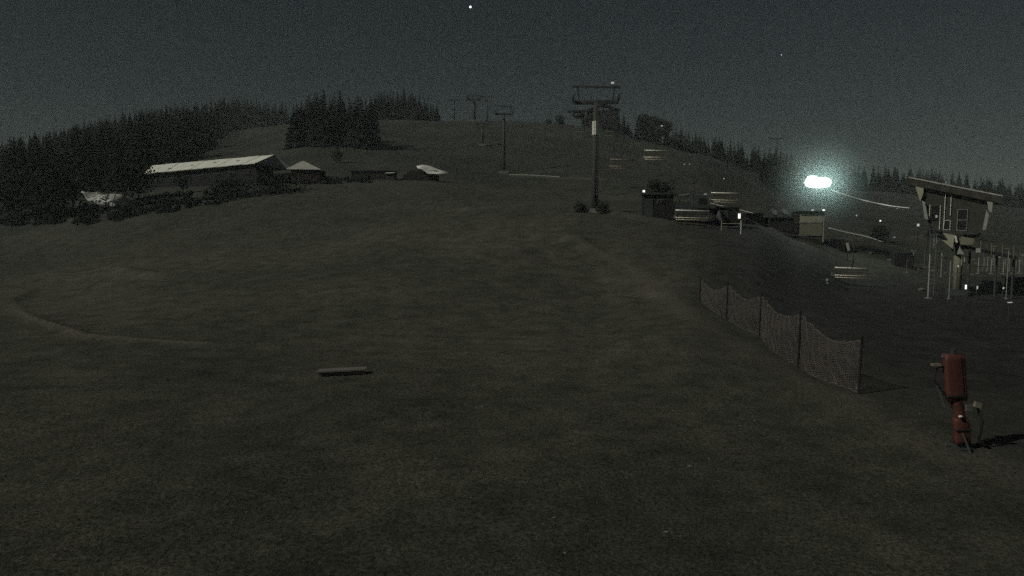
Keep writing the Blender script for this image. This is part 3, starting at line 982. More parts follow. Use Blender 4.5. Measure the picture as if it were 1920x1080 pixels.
marker(1881, 540, 46, (.07, .12), 'faint short light below the queue railing', 'lamp_dim')
marker(1893, 567, 40, (.24, .05), 'flat pale light low at the right edge of the picture', 'lamp_dim')
marker(1796, 499, 50, (.06, .12), 'tiny light at the foot of the station column', 'lamp_dim')
gs = 'small lamps on the far bank left of the valley station'
marker(1650.5, 414, None, (.24, .24), 'round white lamp alone on the far bank left of the station', 'lamp_small', gs)
marker(1606, 404, hit0(1606, 452)[1], (.12, .16), 'faint lamp on a tall thin pole right of the pale kiosk', 'lamp_dim', gs)
marker(1677, 445, None, (.2, .12), 'faint lamp low on the bank nearest the station ladders', 'lamp_dim', gs)
marker(1682, 391, None, (.2, .2), 'faint lamp highest on the bank left of the station', 'lamp_dim', gs)
marker(1207, 358.5, 69, (.2, .2), 'small white lamp on a post left of the dark hut', 'lamp_small', None)
marker(1283, 308, None, (.2, .14), 'left of two tiny lights on the slope between the chairs', 'lamp_dim', None)
marker(1293, 308, None, (.2, .1), 'right of two tiny lights on the slope between the chairs', 'lamp_dim', None)
marker(1357, 335, None, (.16, .2), 'tiny lone light on the slope above the gleaming chair', 'lamp_dim', None)
marker(1241, 236, 205, (.5, .3), 'faint street lamp in front of the rounded trees on the ridge', 'lamp_dim', None)

r3 = random.Random(44)
labs = ['a dark crossbar', 'a small box on top', 'a bent arm', 'a short pale sleeve', 'a dark hood']
where = ['left of the ladder', 'between ladder and column', 'behind the column', 'right of the column', 'before the queue railing', 'at the right picture edge']
for i, (px, r0, r1) in enumerate([(1712, 470, 503), (1722, 476, 506), (1733, 468, 500), (1764, 478, 520), (1772, 484, 512), (1787, 478, 516), (1815, 476, 500), (1822, 486, 516),
                                  (1843, 470, 506), (1851, 478, 508), (1866, 474, 508), (1873, 482, 512), (1892, 474, 508), (1906, 470, 512), (1916, 478, 514), (1862, 462, 492), (1830, 464, 490), (1700, 486, 512)]):
    dq = hit0(px, r1)[1]
    wv = where[0] if px < 1735 else where[1] if px < 1790 else where[2] if px < 1812 else where[3] if px < 1840 else where[4] if px < 1885 else where[5]
    k = i % 5
    hd = [(0, .5, .06), (0, .2, .2), (.14, .3, .06), (0, .1, .35), (0, .24, .12)][k]
    post('yard_post', px, r0, r1, dq, 'thin %s post with %s %s' % (('tall', 'short', 'worn')[i % 3], labs[k], wv), ('fin', 'mast', 'steel')[i % 3], .035, hd, 'post', 'assorted posts round the valley station', ('fin', 'mast', 'dark_steel')[(i + k) % 3])
def railing(px0, px1, row, h, label, m='mast'):
    a = hit0(px0, row); b = hit0(px1, row)
    A = Vector((*a, G(*a))); B = Vector((*b, G(*b)))
    t = thing('railing', label, 'railing', A, 0, 'railings in the valley station yard')
    V = B - A
    n = max(2, int(V.length / 1.3))
    for i in range(n + 1):
        q = V * (i / n)
        q.z = G(A.x + q.x, A.y + q.y) - A.z
        MB().tube([(q.x, q.y, q.z - .1), (q.x, q.y, q.z + h)], .03, 6).build('post', M[m], t)
    for f in (.5, 1.0):
        MB().tube([(0, 0, h * f), (V.x, V.y, V.z + h * f)], .025, 6).build('rail', M[m], t)
railing(1700, 1770, 512, 1.0, 'low dull railing left of the station column')
railing(1815, 1925, 522, 1.1, 'long dull railing in front of the queue posts')
railing(1845, 1925, 498, 1.1, 'farther dull railing behind the queue posts', 'fin')
railing(1560, 1640, 470, 1.0, 'dull railing on the bank right of the kiosk')
railing(1205, 1260, 404, .9, 'dark low railing before the small hut')
def bucket(px, row, w, h, d, label, m='black_wood', cat='crate'):
    x, y = hit0(px, row)
    t = thing('equipment_case', label, cat, (x, y, G(x, y)), R(r3.uniform(-20, 20)), None)
    MB().box((0, 0, h / 2 - .05), (w, d, h + .1)).build('case', M[m], t)
    MB().box((0, 0, h + .03), (w + .08, d + .08, .06)).build('lid', M['dark_steel'], t)
    for q in (-.35, .35):
        MB().box((w * q, -d / 2 - .02, h * .6), (.06, .04, h * .5)).build('latch', M['mast'], t)
bucket(1272, 404, 1.0, 1.0, .9, 'dark case between the small hut and the groomer')
bucket(1334, 416, 1.1, 1.3, .9, 'tall dark case between the groomer and the cabin')
bucket(1408, 420, 2.0, 1.0, 1.2, 'broad dark case right of the pale barrier')
bucket(1432, 424, 1.2, .8, 1.0, 'small dark case left of the snow cannons')
bucket(1480, 440, 1.6, 1.3, 1.2, 'dark case in front of the low shed')
bucket(1570, 470, 1.3, 1.1, 1.0, 'dark case right of the kiosk below the pipe')
bucket(1690, 500, 1.6, 1.4, 1.2, 'dark case left of the station ladder')
bucket(1900, 540, 1.6, .6, .9, 'broad low dark case before the queue railing', 'panel')

# low pale stones / pieces in the dark yard
def rock(px, row, d, s, label, m='stone', rot=0.0):
    q = P(px, row, d)
    z = G(q.x, d)
    o = MB().blob((0, 0, 0), (s * 1.3, s, s * .8), px, 8, 5, .2).build('boulder', M[m], None, False)
    o.location = (q.x, d, z + s * .3)
    tag(o, label, 'boulder', 'pale boulders in the yard left of the station')
for px, row in ((1633, 478), (1668, 490), (1708, 502), (1749, 510), (1802, 515), (1728, 545)):
    x, y = hit0(px, row)
    rock(px, row, y, .20, 'small pale boulder lying in the dark yard before the station')
# leaning pale panel
p = at(1592, 74)
t = thing('leaning_board', 'narrow pale board leaning upright right of the kiosk', 'board', p, R(10))
MB().box((0, 0, zrow(463, 74) - p.z), (.26, .05, .75), mtx=Matrix.Rotation(R(-20), 4, 'Y')).build('board', M['pale_steel'], t)
MB().tube([(0, .1, -.2), (0, .05, zrow(463, 74) - p.z)], .04, 6).build('prop', M['dark_wood'], t)

# ------------------------------------------------------------------ floodlight
p = at(1531, 80)
fl = thing('floodlight_mast', 'blazing white floodlight on a mast between the kiosk and the far forest', 'floodlight', p)
h = zrow(342, 80) - p.z
MB().tube([(0, .3, -.5), (0, .3, h + .6)], [.14, .09], 10).build('mast', M['dark_steel'], fl)
MB().box((0, .2, h), (3.0, .1, .12)).build('crossbar', M['dark_steel'], fl)
for x, zz, rx, rz_ in ((-.62, .22, .66, .52), (.0, -.02, 1.45, .60)):
    hd = MB().box((x, .14, h + zz), (rx * 1.7, .2, 1.1)).build('lamp_head', M['dark_steel'], fl)
    yl = -.02 if rx < 1 else .0
    pts_ = [(x + rx * math.copysign(abs(math.cos(q)) ** .7, math.cos(q)), yl, h + zz + rz_ * math.copysign(abs(math.sin(q)) ** .7, math.sin(q))) for q in [2 * math.pi * j / 20 for j in range(20)]]
    MB().add(pts_, [tuple(range(20))]).build('lens', M['lamp_bright'], hd, recalc=False)
    MB().tube([(p_[0], p_[1] + .02, p_[2]) for p_ in pts_ + pts_[:1]], .03, 5, False).build('lens_ring', M['dark_steel'], hd)
MB().box((-1.9, .1, h + 1.0), (.55, .3, .22), mtx=Matrix.Rotation(R(-15), 4, 'Y')).build('camera_housing', M['pale_steel'], fl)
MB().tube([(-1.9, .2, h + .95), (-1.3, .25, h)], .04, 6).build('camera_bracket', M['steel'], fl)
rope('pale cable running from the floodlight down to the right', [P(1558, 356, 80), P(1590, 367, 79), P(1625, 377, 78), P(1670, 386, 75), P(1705, 390, 62)], .05, 'white_cable', 'power_cable', 'cable')

# pale snowmaking pipe on the slope
def pipe(label, pts, r, m='fin'):
    q = []
    for a in pts:
        x, y = hit0(*a)
        q.append((x, y, G(x, y) + r + .05))
    q = spline(q, 6)
    q = [(v.x, v.y, max(v.z, G(v.x, v.y) + r)) for v in q]
    tag(MB().tube(q, r, 7).build('snowmaking_pipe', M[m], None, True), label, 'pipe', 'snowmaking pipes laid on the slope')
pipe('pale pipe lying on the slope behind the gleaming chair', [(1326, 382), (1358, 391), (1392, 398), (1432, 407)], .07)
pipe('pale pipe running down the bank right of the kiosk', [(1553, 431), (1590, 441), (1622, 447), (1655, 457)], .09)
pipe('thin pale pipe beside the track at the foot of the slim mast', [(955, 330), (1000, 333), (1050, 335)], .06, 'fin')

# ------------------------------------------------------------------ hut, groomer, kiosk, cannons
p = at(1232, 69)
ht = thing('hut', 'small dark flat roofed hut right of the main mast', 'hut', p, R(-6))
MB().box((0, 0, 1.0), (2.7, 2.2, 2.2)).build('wall', M['black_wood'], ht)
MB().box((0, 0, 2.2), (3.1, 2.7, .16)).build('roof', M['dark_steel'], ht)
MB().box((-.9, -1.12, .85), (.8, .05, 1.8)).build('door', M['dark_steel'], ht)
w = MB().box((.2, -1.13, 1.45), (.7, .06, .45)).build('window', M['steel'], ht)
MB().box((.2, -1.17, 1.45), (.6, .04, .36)).build('pane', M['glass'], w)

p = at(1300, 68)
gm = thing('snow_groomer', 'dark parked snow groomer behind the chair with broad slats', 'snow groomer', p, R(-8))
for s in (-1, 1):
    tr = MB()
    prof = [(-1.9, .35), (-1.6, 0), (1.6, 0), (1.9, .4), (1.5, .8), (-1.6, .75)]
    tr.prism([(a, b) for a, b in prof], s * 1.0 - .35, s * 1.0 + .35)
    tk = tr.build('track', M['rubber'], gm)
    for k in range(5):
        MB().tube([(-1.3 + k * .65, s * 1.0 - .37, .38), (-1.3 + k * .65, s * 1.0 + .37, .38)], .24, 10).build('wheel', M['dark_steel'], tk)
MB().box((-.2, 0, .95), (3.2, 1.3, .55)).build('chassis', M['dark_steel'], gm)
MB().prism([(.2, 1.2), (1.5, 1.2), (1.35, 1.7), (1.0, 2.3), (.3, 2.3)], -.75, .75).build('cab', M['dark_steel'], gm)
MB().box((.72, -.77, 1.85), (.65, .04, .55)).build('side_window', M['glass'], gm)
MB().box((-1.0, 0, 1.5), (1.4, 1.3, .6)).build('engine_cover', M['dark_steel'], gm)
MB().box((.65, 0, 2.38), (.9, 1.4, .07)).build('roof_rack', M['steel'], gm)
for s in (-.5, 0, .5):
    MB().box((1.0, s, 2.46), (.12, .2, .14)).build('work_lamp', M['pale_steel'], gm)
MB().prism([(2.1, .1), (2.35, .1), (2.2, .55), (2.4, 1.0), (2.15, .95), (2.0, .5)], -1.6, 1.6).build('blade', M['steel'], gm)
MB().box((1.9, 0, .5), (.5, .5, .2)).build('blade_arm', M['dark_steel'], gm)
MB().tube([(-1.2, 0, 1.7), (-1.5, 0, 2.3), (-.4, 0, 2.5)], .08, 6).build('winch_arm', M['steel'], gm)

p = at(1362, 69)
kk = thing('control_cabin', 'dark control cabin with a bright wall lamp under the gleaming chair', 'cabin', p, R(-5))
hh = zrow(388, 69) - p.z
MB().box((0, 0, hh / 2 - .1), (1.9, 1.9, hh)).build('wall', M['black_wood'], kk)
MB().box((0, 0, hh - .02), (2.2, 2.3, .12)).build('roof', M['dark_steel'], kk)
MB().box((-.4, -.97, hh * .42), (.7, .05, hh * .8)).build('door', M['dark_steel'], kk)
MB().box((.95, -1.02, zrow(405, 68) - p.z), (.19, .12, .46)).build('wall_lamp', M['lamp_small'], kk)

p = at(1371, 64)
br = thing('barrier', 'low pale tubular barrier standing below the bright wall lamp', 'barrier', p, R(-6))
rz = zrow(419, 64) - p.z
for x, m, top in ((-.82, 'fin', rz + .25), (.84, 'pale_steel', rz + .25)):
    MB().tube([(x, 0, -.2), (x, 0, top)], .04, 8).build('leg', M[m], br)
MB().tube([(-.82, 0, rz), (.84, 0, rz - .02)], .03, 8).build('rail', M['fin'], br)
MB().tube([(-.82, 0, rz - .3), (.84, 0, rz - .3)], .02, 8).build('rail', M['fin'], br)

p = at(1522, 78)
ks = thing('kiosk', 'tall pale olive kiosk with two small lamps on its roof edge', 'kiosk', p, R(-3))
sk = 78 / F
def K(px, row):
    return ((px - 1522) * sk, zrow(row, 78) - p.z)
x0, z1 = K(1497, 397); x1, z0 = K(1544, 451)
MB().box(((x0 + x1) / 2, 1.2, z1 / 2 - .1), (x1 - x0, 2.4, z1 + .2)).build('wall', M['dark_wood'], ks)
for i, (ra, rb_) in enumerate(((399, 417), (419, 440))):
    _, za = K(0, ra); _, zb = K(0, rb_)
    for k in range(4):
        wx = (x1 - x0 - .3) / 4
        MB().box((x0 + .15 + wx * (k + .5), -.03, (za + zb) / 2), (wx - .02, .05, za - zb - .04)).build('panel', M['beige' if i == 0 else 'panel'], ks)
for row in (397, 418, 441):
    _, zz = K(0, row)
    MB().box(((x0 + x1) / 2, -.05, zz), (x1 - x0, .09, .07)).build('trim', M['fin'], ks)
MB().box((x1 - .04, -.06, z1 / 2), (.1, .12, z1)).build('corner_post', M['fin'], ks)
MB().box(((x0 + x1) / 2, 1.1, z1 + .05), (x1 - x0 + .3, 2.9, .08)).build('roof', M['dark_steel'], ks)
for px in (1521, 1541):
    x, z = K(px, 395)
    MB().box((x, -.3, z + .05), (.2, .14, .15)).build('lamp', M['lamp_small' if px > 1530 else 'lamp_dim'], ks)
p2 = at(1495, 80)
MBp = thing('dark_shed', 'dark low shed left of the pale kiosk', 'shed', p2, R(-3))
MB().box((-1.6, .8, .9), (3.4, 2.4, 2.2)).build('wall', M['dark_wood'], MBp)
MB().box((-1.6, .8, 2.06), (3.8, 2.9, .12)).build('roof', M['dark_steel'], MBp)

def cannon(px, row, d, label):
    p = at(px, d)
    z = zrow(row, d) - p.z
    t = thing('snow_cannon', label, 'snow cannon', p, R(12), 'snow cannons left of the kiosk')
    MB().tube([(0, 0, z), (0, .55, z + .1), (0, .9, z + .1)], [.32, .34, .22], 16).build('drum', M['dark_steel'], t, True)
    MB().tube([(0, -.05, z), (0, .02, z)], .27, 16).build('drum_cover', M['fin'], t)
    MB().tube([(0, .4, z - .3), (0, .4, 0.2)], .05, 8).build('stand', M['dark_steel'], t)
    for a in (0, 2.1, 4.2):
        MB().tube([(0, .4, .5), (math.cos(a) * .7, .4 + math.sin(a) * .7, 0)], .035, 6).build('leg', M['dark_steel'], t)
    MB().box((0.25, .45, z - .45), (.3, .3, .35)).build('control_box', M['dark_steel'], t)
cannon(1453, 398, 82, 'left snow cannon with a pale round cover beside the dark shed')
cannon(1472, 397, 82, 'right snow cannon with a pale round cover beside the dark shed')

p = at(1556, 56)
hy = thing('hydrant', 'short grey water hydrant left of the lowest chair', 'hydrant', p)
hz = zrow(526, 56) - p.z
MB().tube([(0, 0, -.2), (0, 0, hz)], .09, 10).build('barrel', M['fin'], hy)
MB().blob((0, 0, hz), (.18, .18, .16), 3, 10, 6, 0).build('cap', M['steel'], hy, True)
MB().tube([(-.45, 0, hz + .12), (-.1, 0, hz)], .04, 6).build('outlet', M['steel'], hy)

# ------------------------------------------------------------------ buildings on the left
D = 110
s = D / F
def Q(px, row, d):
    v = P(px, row, d)
    return v
# long hall: ridge and eave from the photograph, eave nearer
hall = thing('long_hall', 'long dark hall with a pale sheet metal roof on the left slope', 'building', at(400, D))
o = hall.location
def rel(v):
    return v - o
ra, rb_ = Q(515, 291, 112), Q(292, 311, 118)
rb_.z = ra.z - .25
ea, eb = Q(500, 308, 108), Q(266, 327, 112.5)
rb_ = Q(286, 311, 118); eb = Q(266, 327, 113); ea = Q(478, 307, 107.5)
def slab(mb, a, b, c, d, t):
    n = (b - a).cross(d - a).normalized()
    if n.z < 0: n = -n
    lo = [a, b, c, d]
    hi = [v + n * t for v in lo]
    mb.add(lo + hi, [(0, 1, 2, 3), (4, 5, 6, 7), (0, 1, 5, 4), (1, 2, 6, 5), (2, 3, 7, 6), (3, 0, 4, 7)])
N = 9
rel_ra, rel_rb, rel_ea, rel_eb = rel(ra), rel(rb_), rel(ea), rel(eb)
for i in range(N):                       # roof sheets side by side
    t0, t1 = i / N + .0015, (i + 1) / N - .0015
    mb = MB()
    up = Vector((0, 0, .03 * (i % 2)))
    slab(mb, rel_ra.lerp(rel_rb, t0) + up, rel_ra.lerp(rel_rb, t1) + up, rel_ea.lerp(rel_eb, t1) + up, rel_ea.lerp(rel_eb, t0) + up, .08)
    mb.build('roof_sheet', M['roof'], hall)
back = Vector((1.2, 6.5, -1.6))
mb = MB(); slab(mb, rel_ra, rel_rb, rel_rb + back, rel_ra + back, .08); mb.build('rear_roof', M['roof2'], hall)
mb = MB(); bR = rel(Q(548, 316, 111)); slab(mb, rel_ra + Vector((.02, 0, 0)), rel_ea + Vector((.4, 0, 0)), Vector((bR.x - .8, bR.y, bR.z - .2)), bR, .08); mb.build('hip_roof', M['dark_steel'], hall)
wa, wb = rel_ea + Vector((0, .5, -.1)), rel_eb + Vector((0.6, .5, -.1))
mb = MB()
wa2, wb2 = Vector((wa.x, wa.y, -3.0)), Vector((wb.x, wb.y, -4.0))
bk = Vector((0, 7.5, 0))
mb.add([wa, wb, wb2, wa2, wa + bk, wb + bk, wb2 + bk, wa2 + bk], [(0, 1, 2, 3), (4, 7, 6, 5), (0, 3, 7, 4), (1, 5, 6, 2), (0, 4, 5, 1), (3, 2, 6, 7)])
mb.build('wall', M['black_wood'], hall)
for i in range(7):
    c = wa.lerp(wb, (i + .6) / 7.4)
    w = MB().box((c.x, c.y - .06, c.z - 1.0), (1.1, .08, .7), rz=math.atan2((wb - wa).y, (wb - wa).x)).build('window', M['dark_steel'], hall)
    MB().box((c.x, c.y - .12, c.z - 1.0), (.9, .05, .5), rz=math.atan2((wb - wa).y, (wb - wa).x)).build('pane', M['glass'], w)
for f, q in ((.22, .5), (.42, .45), (.60, .55), (.78, .7)):      # skylights and vents
    c = rel_ra.lerp(rel_rb, f).lerp(rel_ea.lerp(rel_eb, f), q)
    MB().box((c.x, c.y, c.z + .16), (.35, .35, .18)).build('roof_vent', M['pale_steel'], hall)

# small gabled hut
p = at(570, 108)
gh = thing('gabled_hut', 'small dark red hut with a pale pointed roof between the hall and the pale heap', 'hut', p)
def H(px, row, d=108):
    v = P(px, row, d)
    return v - gh.location
apex = H(568, 301, 110.2); l_ = H(537, 317, 107.4); r_ = H(602, 318, 107.4); lb, rb2 = H(541, 314, 113), H(598, 315, 113)
mb = MB(); slab(mb, apex, l_, l_.lerp(r_, .5), apex + Vector((.01, 0, 0)), .05)
mb2 = MB()
mb2.add([apex, l_, r_, rb2, lb], [(0, 1, 2), (0, 2, 3), (0, 3, 4), (0, 4, 1), (1, 4, 3, 2)])
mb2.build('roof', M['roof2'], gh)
lo = -1.0
x0, x1 = l_.x + .5, r_.x - .4
MB().box(((x0 + x1) / 2, l_.y + 2.4, (l_.z + lo) / 2), (x1 - x0, 4.0, l_.z - lo - .1)).build('wall', M['red_wood'], gh)
MB().box((x0 + 1.2, l_.y + .38, .8), (.8, .05, 1.6)).build('door', M['dark_wood'], gh)
MB().box((x0 + 3.0, l_.y + .38, 1.0), (.9, .05, .6)).build('window', M['glass'], gh)

# tarpaulin covered heap on dark hut
p = at(800, 112)
tp = thing('covered_shelter', 'dark shelter with a pale rounded tarpaulin sloping down to the right', 'shelter', p)
def T(px, row, d=112):
    return P(px, row, d) - tp.location
MB().box((T(790, 0).x, 0, (T(0, 320).z - 1.2) / 2), (4.6, 1.6, T(0, 318).z + 1.0)).build('wall', M['dark_wood'], tp)
MB().box((T(762, 0).x, .5, .3), (1.6, 1.4, 1.2)).build('crate', M['dark_wood'], tp)
up_ = [(780, 312), (790, 309), (800, 309), (812, 313), (826, 318), (842, 323.2)]
lo_ = [(783, 315), (790, 317), (797, 320.5), (802, 326), (820, 326), (842, 324.2)]
vv, ff = [], []
for j in range(5):
    q_ = j / 4
    for i in range(6):
        v = T(*lo_[i], 110.2).lerp(T(*up_[i], 113.0), q_)
        v.z += .12 * math.sin(q_ * math.pi) + .06 * math.sin(i * 2.3 + j * 1.9)
        vv.append(v)
for j in range(4):
    for i in range(5):
        k = j * 6 + i
        ff.append((k, k + 1, k + 7, k + 6))
mb = MB(); mb.add(vv, ff)
tpo = mb.build('tarpaulin', M['tarp'], tp, True)
sol = tpo.modifiers.new('thick', 'SOLIDIFY'); sol.thickness = .06

p = at(712, 112)
lb_ = thing('low_shed', 'low dark shed with a small pale slab on its right end', 'shed', p)
MB().box((-.8, .4, .3), (6.4, 3.0, 1.7)).build('wall', M['dark_wood'], lb_)
MB().box((-.8, .4, 1.18), (6.7, 3.4, .1)).build('roof', M['dark_steel'], lb_)
v = P(732, 324, 109.5) - lb_.location
MB().box((v.x, v.y, v.z), (1.35, 1.8, .08), mtx=Matrix.Rotation(R(-2), 4, 'Y') @ Matrix.Rotation(R(6), 4, 'X')).build('slab', M['tarp'], lb_)
MB().box((v.x, v.y + .1, v.z - .6), (1.1, 1.5, 1.1)).build('bin', M['dark_steel'], lb_)

# pale dome seen behind two trunks
p = at(196, 96)
dm = thing('dome_tent', 'pale rounded tent roof seen between dark trunks on the left', 'tent', p)
def DM(px, row):
    return P(px, row, 96) - dm.location
out = [(162, 359), (170, 361), (178, 364), (186, 363), (196, 362), (206, 362.5), (215, 365), (222, 371), (227, 379), (228, 387)]
low = [(164, 360), (170, 366), (175, 375), (182, 380), (192, 382), (202, 384), (210, 385), (216, 386), (222, 387.5), (228, 388)]
vv, ff = [], []
nn = len(out)
for j in range(6):
    t = j / 5
    for i in range(nn):
        a = DM(*out[i]); b = DM(*low[i])
        v = b.lerp(a, math.sin(t * math.pi / 2))
        v.y = -1.5 + 4.0 * (1 - math.cos(t * math.pi / 2))
        vv.append(v)
for j in range(5):
    for i in range(nn - 1):
        k = j * nn + i
        ff.append((k, k + 1, k + 1 + nn, k + nn))
mb = MB(); mb.add(vv, ff)
o2 = mb.build('canopy', M['tarp'], dm, True)
sl = o2.modifiers.new('thick', 'SOLIDIFY'); sl.thickness = .05
a, b = DM(168, 366), DM(226, 388)
MB().box(((a.x + b.x) / 2 + .3, .8, (DM(0, 384).z) / 2 - .6), (b.x - a.x - 1.2, 2.6, DM(0, 384).z + .4)).build('wall', M['dark_wood'], dm)
for px in (192.5, 206.5):
    x = DM(px, 0).x
    MB().tube([(x, -1.9, -.6), (x, -1.75, DM(0, 384).z), (x, -.6, DM(0, 361).z + .15)], .07, 6).build('strap', M['dark_steel'], dm)

# ------------------------------------------------------------------ fence with orange netting
fpost = [(1312, 527, 566), (1365, 537, 603), (1427, 557, 634), (1500, 588, 690), (1614, 640, 742)]
gf = thing('net_fence', 'sagging faded orange safety net on dark posts along the right of the slope', 'fence', (0, 0, 0))
tops, bots = [], []
for k, (px, r0, r1) in enumerate(fpost):
    x, y = hit0(px, r1)
    if k == 0:
        x, y = x + .1, y + .1
    z0 = G(x, y)
    z1 = z0 + (zrow(r0, y) - zrow(r1, y))
    tops.append(Vector((x, y, z1)))
    bots.append(Vector((x, y, z0)))
    MB().tube([(x - .10, y - .05, z0 - .2), (x - .06, y - .05, z1 + .10)], .034, 7).build('post', M['post'], gf)
net_v, net_f = [], []
mbn = MB()
for k in range(len(tops) - 1):
    Ln = (tops[k + 1] - tops[k]).length
    nu = max(4, int(Ln / .075))
    nv = 22
    grid = []
    for i in range(nu + 1):
        u = i / nu
        t = tops[k].lerp(tops[k + 1], u)
        b = bots[k].lerp(bots[k + 1], u)
        b.z = G(b.x, b.y) + .02
        sag = math.sin(u * math.pi)
        t = t + Vector((0, 0, -.40 * sag - .05))
        b = b + Vector((-.22 * sag, -.1 * sag, .0))
        colm = []
        for j in range(nv + 1):
            v = j / nv
            q = b.lerp(t, v)
            q.x += -.12 * math.sin(v * math.pi) * sag + .035 * math.sin(i * .9 + j * .5) - .02
            q.y += .05 * math.sin(i * .6 + j * .8)
            q.z += .02 * math.sin(i * 1.1 + j)
            colm.append(q)
        grid.append(colm)
    for i in range(nu + 1):
        for j in range(nv + 1):
            for di, dj, w in ((1, 0, .0055), (0, 1, .0055)):
                if i + di > nu or j + dj > nv:
                    continue
                a, c = grid[i][j], grid[i + di][j + dj]
                if dj == 0 and (j == 0 or j == nv):
                    w = .016
                d = (c - a).normalized()
                e = d.cross(Vector((1, .3, 0))).normalized() * w
                f2 = d.cross(e).normalized() * w * .6
                mbn.add([a - e, a + e, c + e, c - e], [(0, 1, 2, 3)])
                mbn.add([a - f2, a + f2, c + f2, c - f2], [(0, 1, 2, 3)])
no = mbn.build('netting', M['net'], gf, recalc=False)
no['kind'] = 'stuff'

# ------------------------------------------------------------------ red padded snow lance
x, y = hit0(1806, 842)
rp_ = thing('padded_snow_gun', 'snow gun on a leaning stand wrapped in two dull red crash pads', 'snow gun', (x, y, G(x, y)), 0)
def RR(px, row, dy=0):
    v = P(px, row, y + dy) - rp_.location
    v.y = dy
    return v
def pad(a, b, w, t, name='pad', bulge=.05):
    """a flat, stuffed pad between two points, rounded edges, seams"""
    a, b = Vector(a), Vector(b)
    mb = MB()
    n = 12
    vs_, fs_ = [], []
    m_ = 7
    for i in range(m_ + 1):
        c = a.lerp(b, i / m_)
        k = 1 - (.05 if i in (0, m_) else 0) + bulge * math.sin(i / m_ * math.pi * 4) * .3
        for j in range(n):
            an = 2 * math.pi * j / n
            ex, ey = math.cos(an), math.sin(an)
            ex = math.copysign(abs(ex) ** .3, ex); ey = math.copysign(abs(ey) ** .3, ey)
            vs_.append((c.x + ex * w / 2 * k, c.y + ey * t / 2 * k, c.z))
    for i in range(m_):
        for j in range(n):
            fs_.append((i * n + j, i * n + (j + 1) % n, (i + 1) * n + (j + 1) % n, (i + 1) * n + j))
    fs_ += [tuple(range(n)), tuple(m_ * n + j for j in range(n))]
    mb.add(vs_, fs_)
    return mb.build(name, M['red_pad'], rp_, True)
pad(RR(1793, 750), RR(1787, 664), .44, .20)
pad(RR(1804, 832), RR(1801, 784), .33, .18)
for pa, pb, w_ in (((1792, 740), (1792.3, 743), .45), ((1802.5, 803), (1803, 806), .34)):
    a_, b_ = RR(*pa), RR(*pb)
    MB().box((a_ + b_) / 2, (w_, .225, (a_ - b_).length * .8), mtx=Matrix.Rotation(R(-3), 4, 'Y')).build('strap', M['rubber'], rp_)
for k_ in (1,):
    MB().tube([RR(1787, 668) + Vector((k_ * .10, -.115, 0)), RR(1793, 746) + Vector((k_ * .10, -.115, 0))], .006, 5).build('seam', M['rubber'], rp_)
MB().tube([RR(1832, 762), RR(1842, 790), RR(1836, 825), RR(1860, 845)], .03, 8).build('hose', M['rubber'], rp_, True)
for k_ in (0, 2.1, 4.2):
    MB().tube([RR(1801, 800), Vector((math.cos(k_ + .4) * .35, math.sin(k_ + .4) * .35, -.02))], .02, 6).build('leg', M['dark_steel'], rp_)
MB().tube([RR(1806, 846) + Vector((0, 0, -.2)), RR(1801, 770), RR(1786, 655)], .055, 10).build('stand', M['dark_steel'], rp_)
for (a, b) in (((1793, 752), (1801, 786)),):
    MB().tube([RR(*a), RR(*b)], .11, 12).build('valve_body', M['red_pad'], rp_)
MB().box(RR(1812, 763) + Vector((0, -.05, 0)), (.14, .14, .13)).build('valve_box', M['steel'], rp_)
MB().box(RR(1830, 758) + Vector((0, -.05, 0)), (.15, .10, .12), mtx=Matrix.Rotation(R(15), 4, 'Y')).build('coupling', M['panel'], rp_)
MB().tube([RR(1806, 764), RR(1832, 760)], .035, 8).build('outlet', M['steel'], rp_)
MB().tube([RR(1757, 724), RR(1764, 742), RR(1772, 764)], .016, 6).build('lever', M['steel'], rp_)
MB().box(RR(1755, 684), (.18, .12, .05)).build('nozzle_head', M['panel'], rp_)
MB().tube([RR(1757, 686), RR(1784, 690)], .03, 8).build('nozzle_arm', M['dark_steel'], rp_)
MB().box(RR(1771, 668), (.1, .08, .05)).build('clamp', M['steel'], rp_)
MB().tube([RR(1757, 690), RR(1752, 712), RR(1768, 735), RR(1790, 770)], .022, 6).build('hose', M['rubber'], rp_)
MB().box((0, 0, .0), (.34, .34, .1)).build('footing', M['dark_steel'], rp_)
MB().blob(RR(1794, 778) + Vector((0, -.14, 0)), (.05, .04, .03), 1, 8, 5, .1).build('gauge', M['pale_steel'], rp_)

# ------------------------------------------------------------------ low plank bench on the grass
x, y = hit0(640, 706)
y0 = y + .1
bz = G(x, y0)
bn = thing('plank_bench', 'low weathered plank bench alone on the near grass', 'bench', (x, y0, bz), R(9))
Lb = 92 * y0 / F
zt = zrow(694, y0) - bz
for k, (dy, dx, t) in enumerate(((-.10, -.03, 0), (.06, .02, .004), (.22, .0, -.003))):
    o3 = MB().box((dx, dy, zt + t), (Lb - .03 * k, .145, .05)).build('plank', M['plank'], bn)
    o3.rotation_euler = (0, R(-1.2), 0)
for sx_ in (-.36, .36):
    MB().box((sx_ * Lb, .06, zt / 2 - .08), (.10, .36, zt + .08)).build('support', M['dark_wood'], bn)
MB().box((0, -.14, zt - .07), (Lb * .9, .04, .09)).build('shade_board', M['dark_wood'], bn)  # dark board added to imitate the shade beneath the planks

# ------------------------------------------------------------------ stars
def star(px, row, size, label):
    q = P(px, row, 3000)
    o = MB().blob((0, 0, 0), (size, size, size), 1, 8, 6, 0).build('star', M['star'], None, True)
    o.location = q
    tag(o, label, 'star', 'stars in the night sky')
star(882, 13, 4.2, 'brightest star at the top edge above the middle of the hill')
star(1465, 103, 1.3, 'faint star in the right half of the sky')

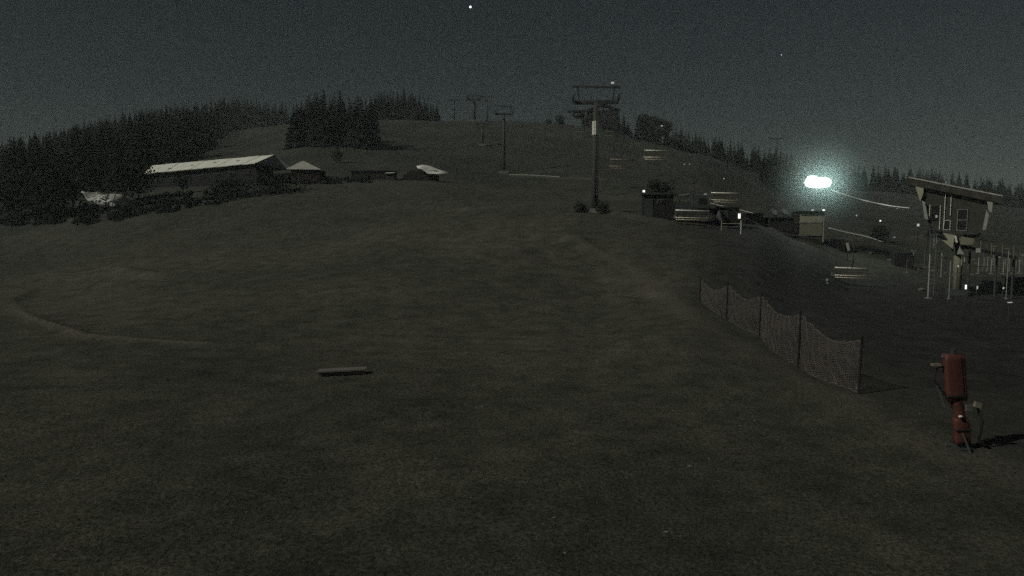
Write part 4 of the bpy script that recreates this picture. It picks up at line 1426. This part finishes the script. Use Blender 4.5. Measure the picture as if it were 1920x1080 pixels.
# ------------------------------------------------------------------ air
def volume_box(name, lo, hi, dens, col, label):
    c = [(a + b) / 2 for a, b in zip(lo, hi)]
    o = MB().box(c, [b - a for a, b in zip(lo, hi)]).build(name, bpy.data.materials.new(name))
    m = o.data.materials[0]
    m.use_nodes = True
    t = m.node_tree
    t.nodes.clear()
    out = t.nodes.new('ShaderNodeOutputMaterial')
    v = t.nodes.new('ShaderNodeVolumePrincipled')
    v.inputs['Color'].default_value = (*col, 1)
    v.inputs['Density'].default_value = dens
    t.links.new(v.outputs[0], out.inputs['Volume'])
    tag(o, label, kind='stuff')
    return o
volume_box('black_lift_haze', (-900, -60, -12), (900, 900, 62), 0.00045, (.85, 1.0, .97), 'thin air volume added over the slope to lift the blacks')  # scattering volume added to raise the darkest tones with distance

mm = bpy.data.materials.new('added_bloom')  # volume added round the floodlight to imitate lens bloom
mm.use_nodes = True
mm.cycles.volume_sampling = 'EQUIANGULAR'
t = mm.node_tree
t.nodes.clear()
out = t.nodes.new('ShaderNodeOutputMaterial')
v = t.nodes.new('ShaderNodeVolumePrincipled')
v.inputs['Color'].default_value = (.80, 1, .96, 1)
tc = t.nodes.new('ShaderNodeTexCoord')
ln = t.nodes.new('ShaderNodeVectorMath'); ln.operation = 'LENGTH'
t.links.new(tc.outputs['Object'], ln.inputs[0])
mr = t.nodes.new('ShaderNodeMapRange')
mr.interpolation_type = 'LINEAR'
mr.inputs['From Min'].default_value = 0
mr.inputs['From Max'].default_value = 7.5
mr.inputs['To Min'].default_value = 1.0
mr.inputs['To Max'].default_value = 0.0
t.links.new(ln.outputs['Value'], mr.inputs['Value'])
pw = t.nodes.new('ShaderNodeMath'); pw.operation = 'POWER'; pw.inputs[1].default_value = 3.5
t.links.new(mr.outputs[0], pw.inputs[0])
ml = t.nodes.new('ShaderNodeMath'); ml.operation = 'MULTIPLY'; ml.inputs[1].default_value = 0.50
t.links.new(pw.outputs[0], ml.inputs[0])
pw2 = t.nodes.new('ShaderNodeMath'); pw2.operation = 'POWER'; pw2.inputs[1].default_value = 13
t.links.new(mr.outputs[0], pw2.inputs[0])
ml2 = t.nodes.new('ShaderNodeMath'); ml2.operation = 'MULTIPLY_ADD'; ml2.inputs[1].default_value = 2.6
t.links.new(pw2.outputs[0], ml2.inputs[0]); t.links.new(ml.outputs[0], ml2.inputs[2])
ml = ml2
t.links.new(ml.outputs[0], v.inputs['Density'])
t.links.new(v.outputs[0], out.inputs['Volume'])
mo2 = MB().blob((0, 0, 0), (7.7, 7.7, 7.7), 1, 24, 14, 0).build('added_bloom', mm, None, True)
mo2.location = P(1531, 342, 79.6)
tag(mo2, 'added volume imitating lens bloom round the floodlight', kind='stuff')
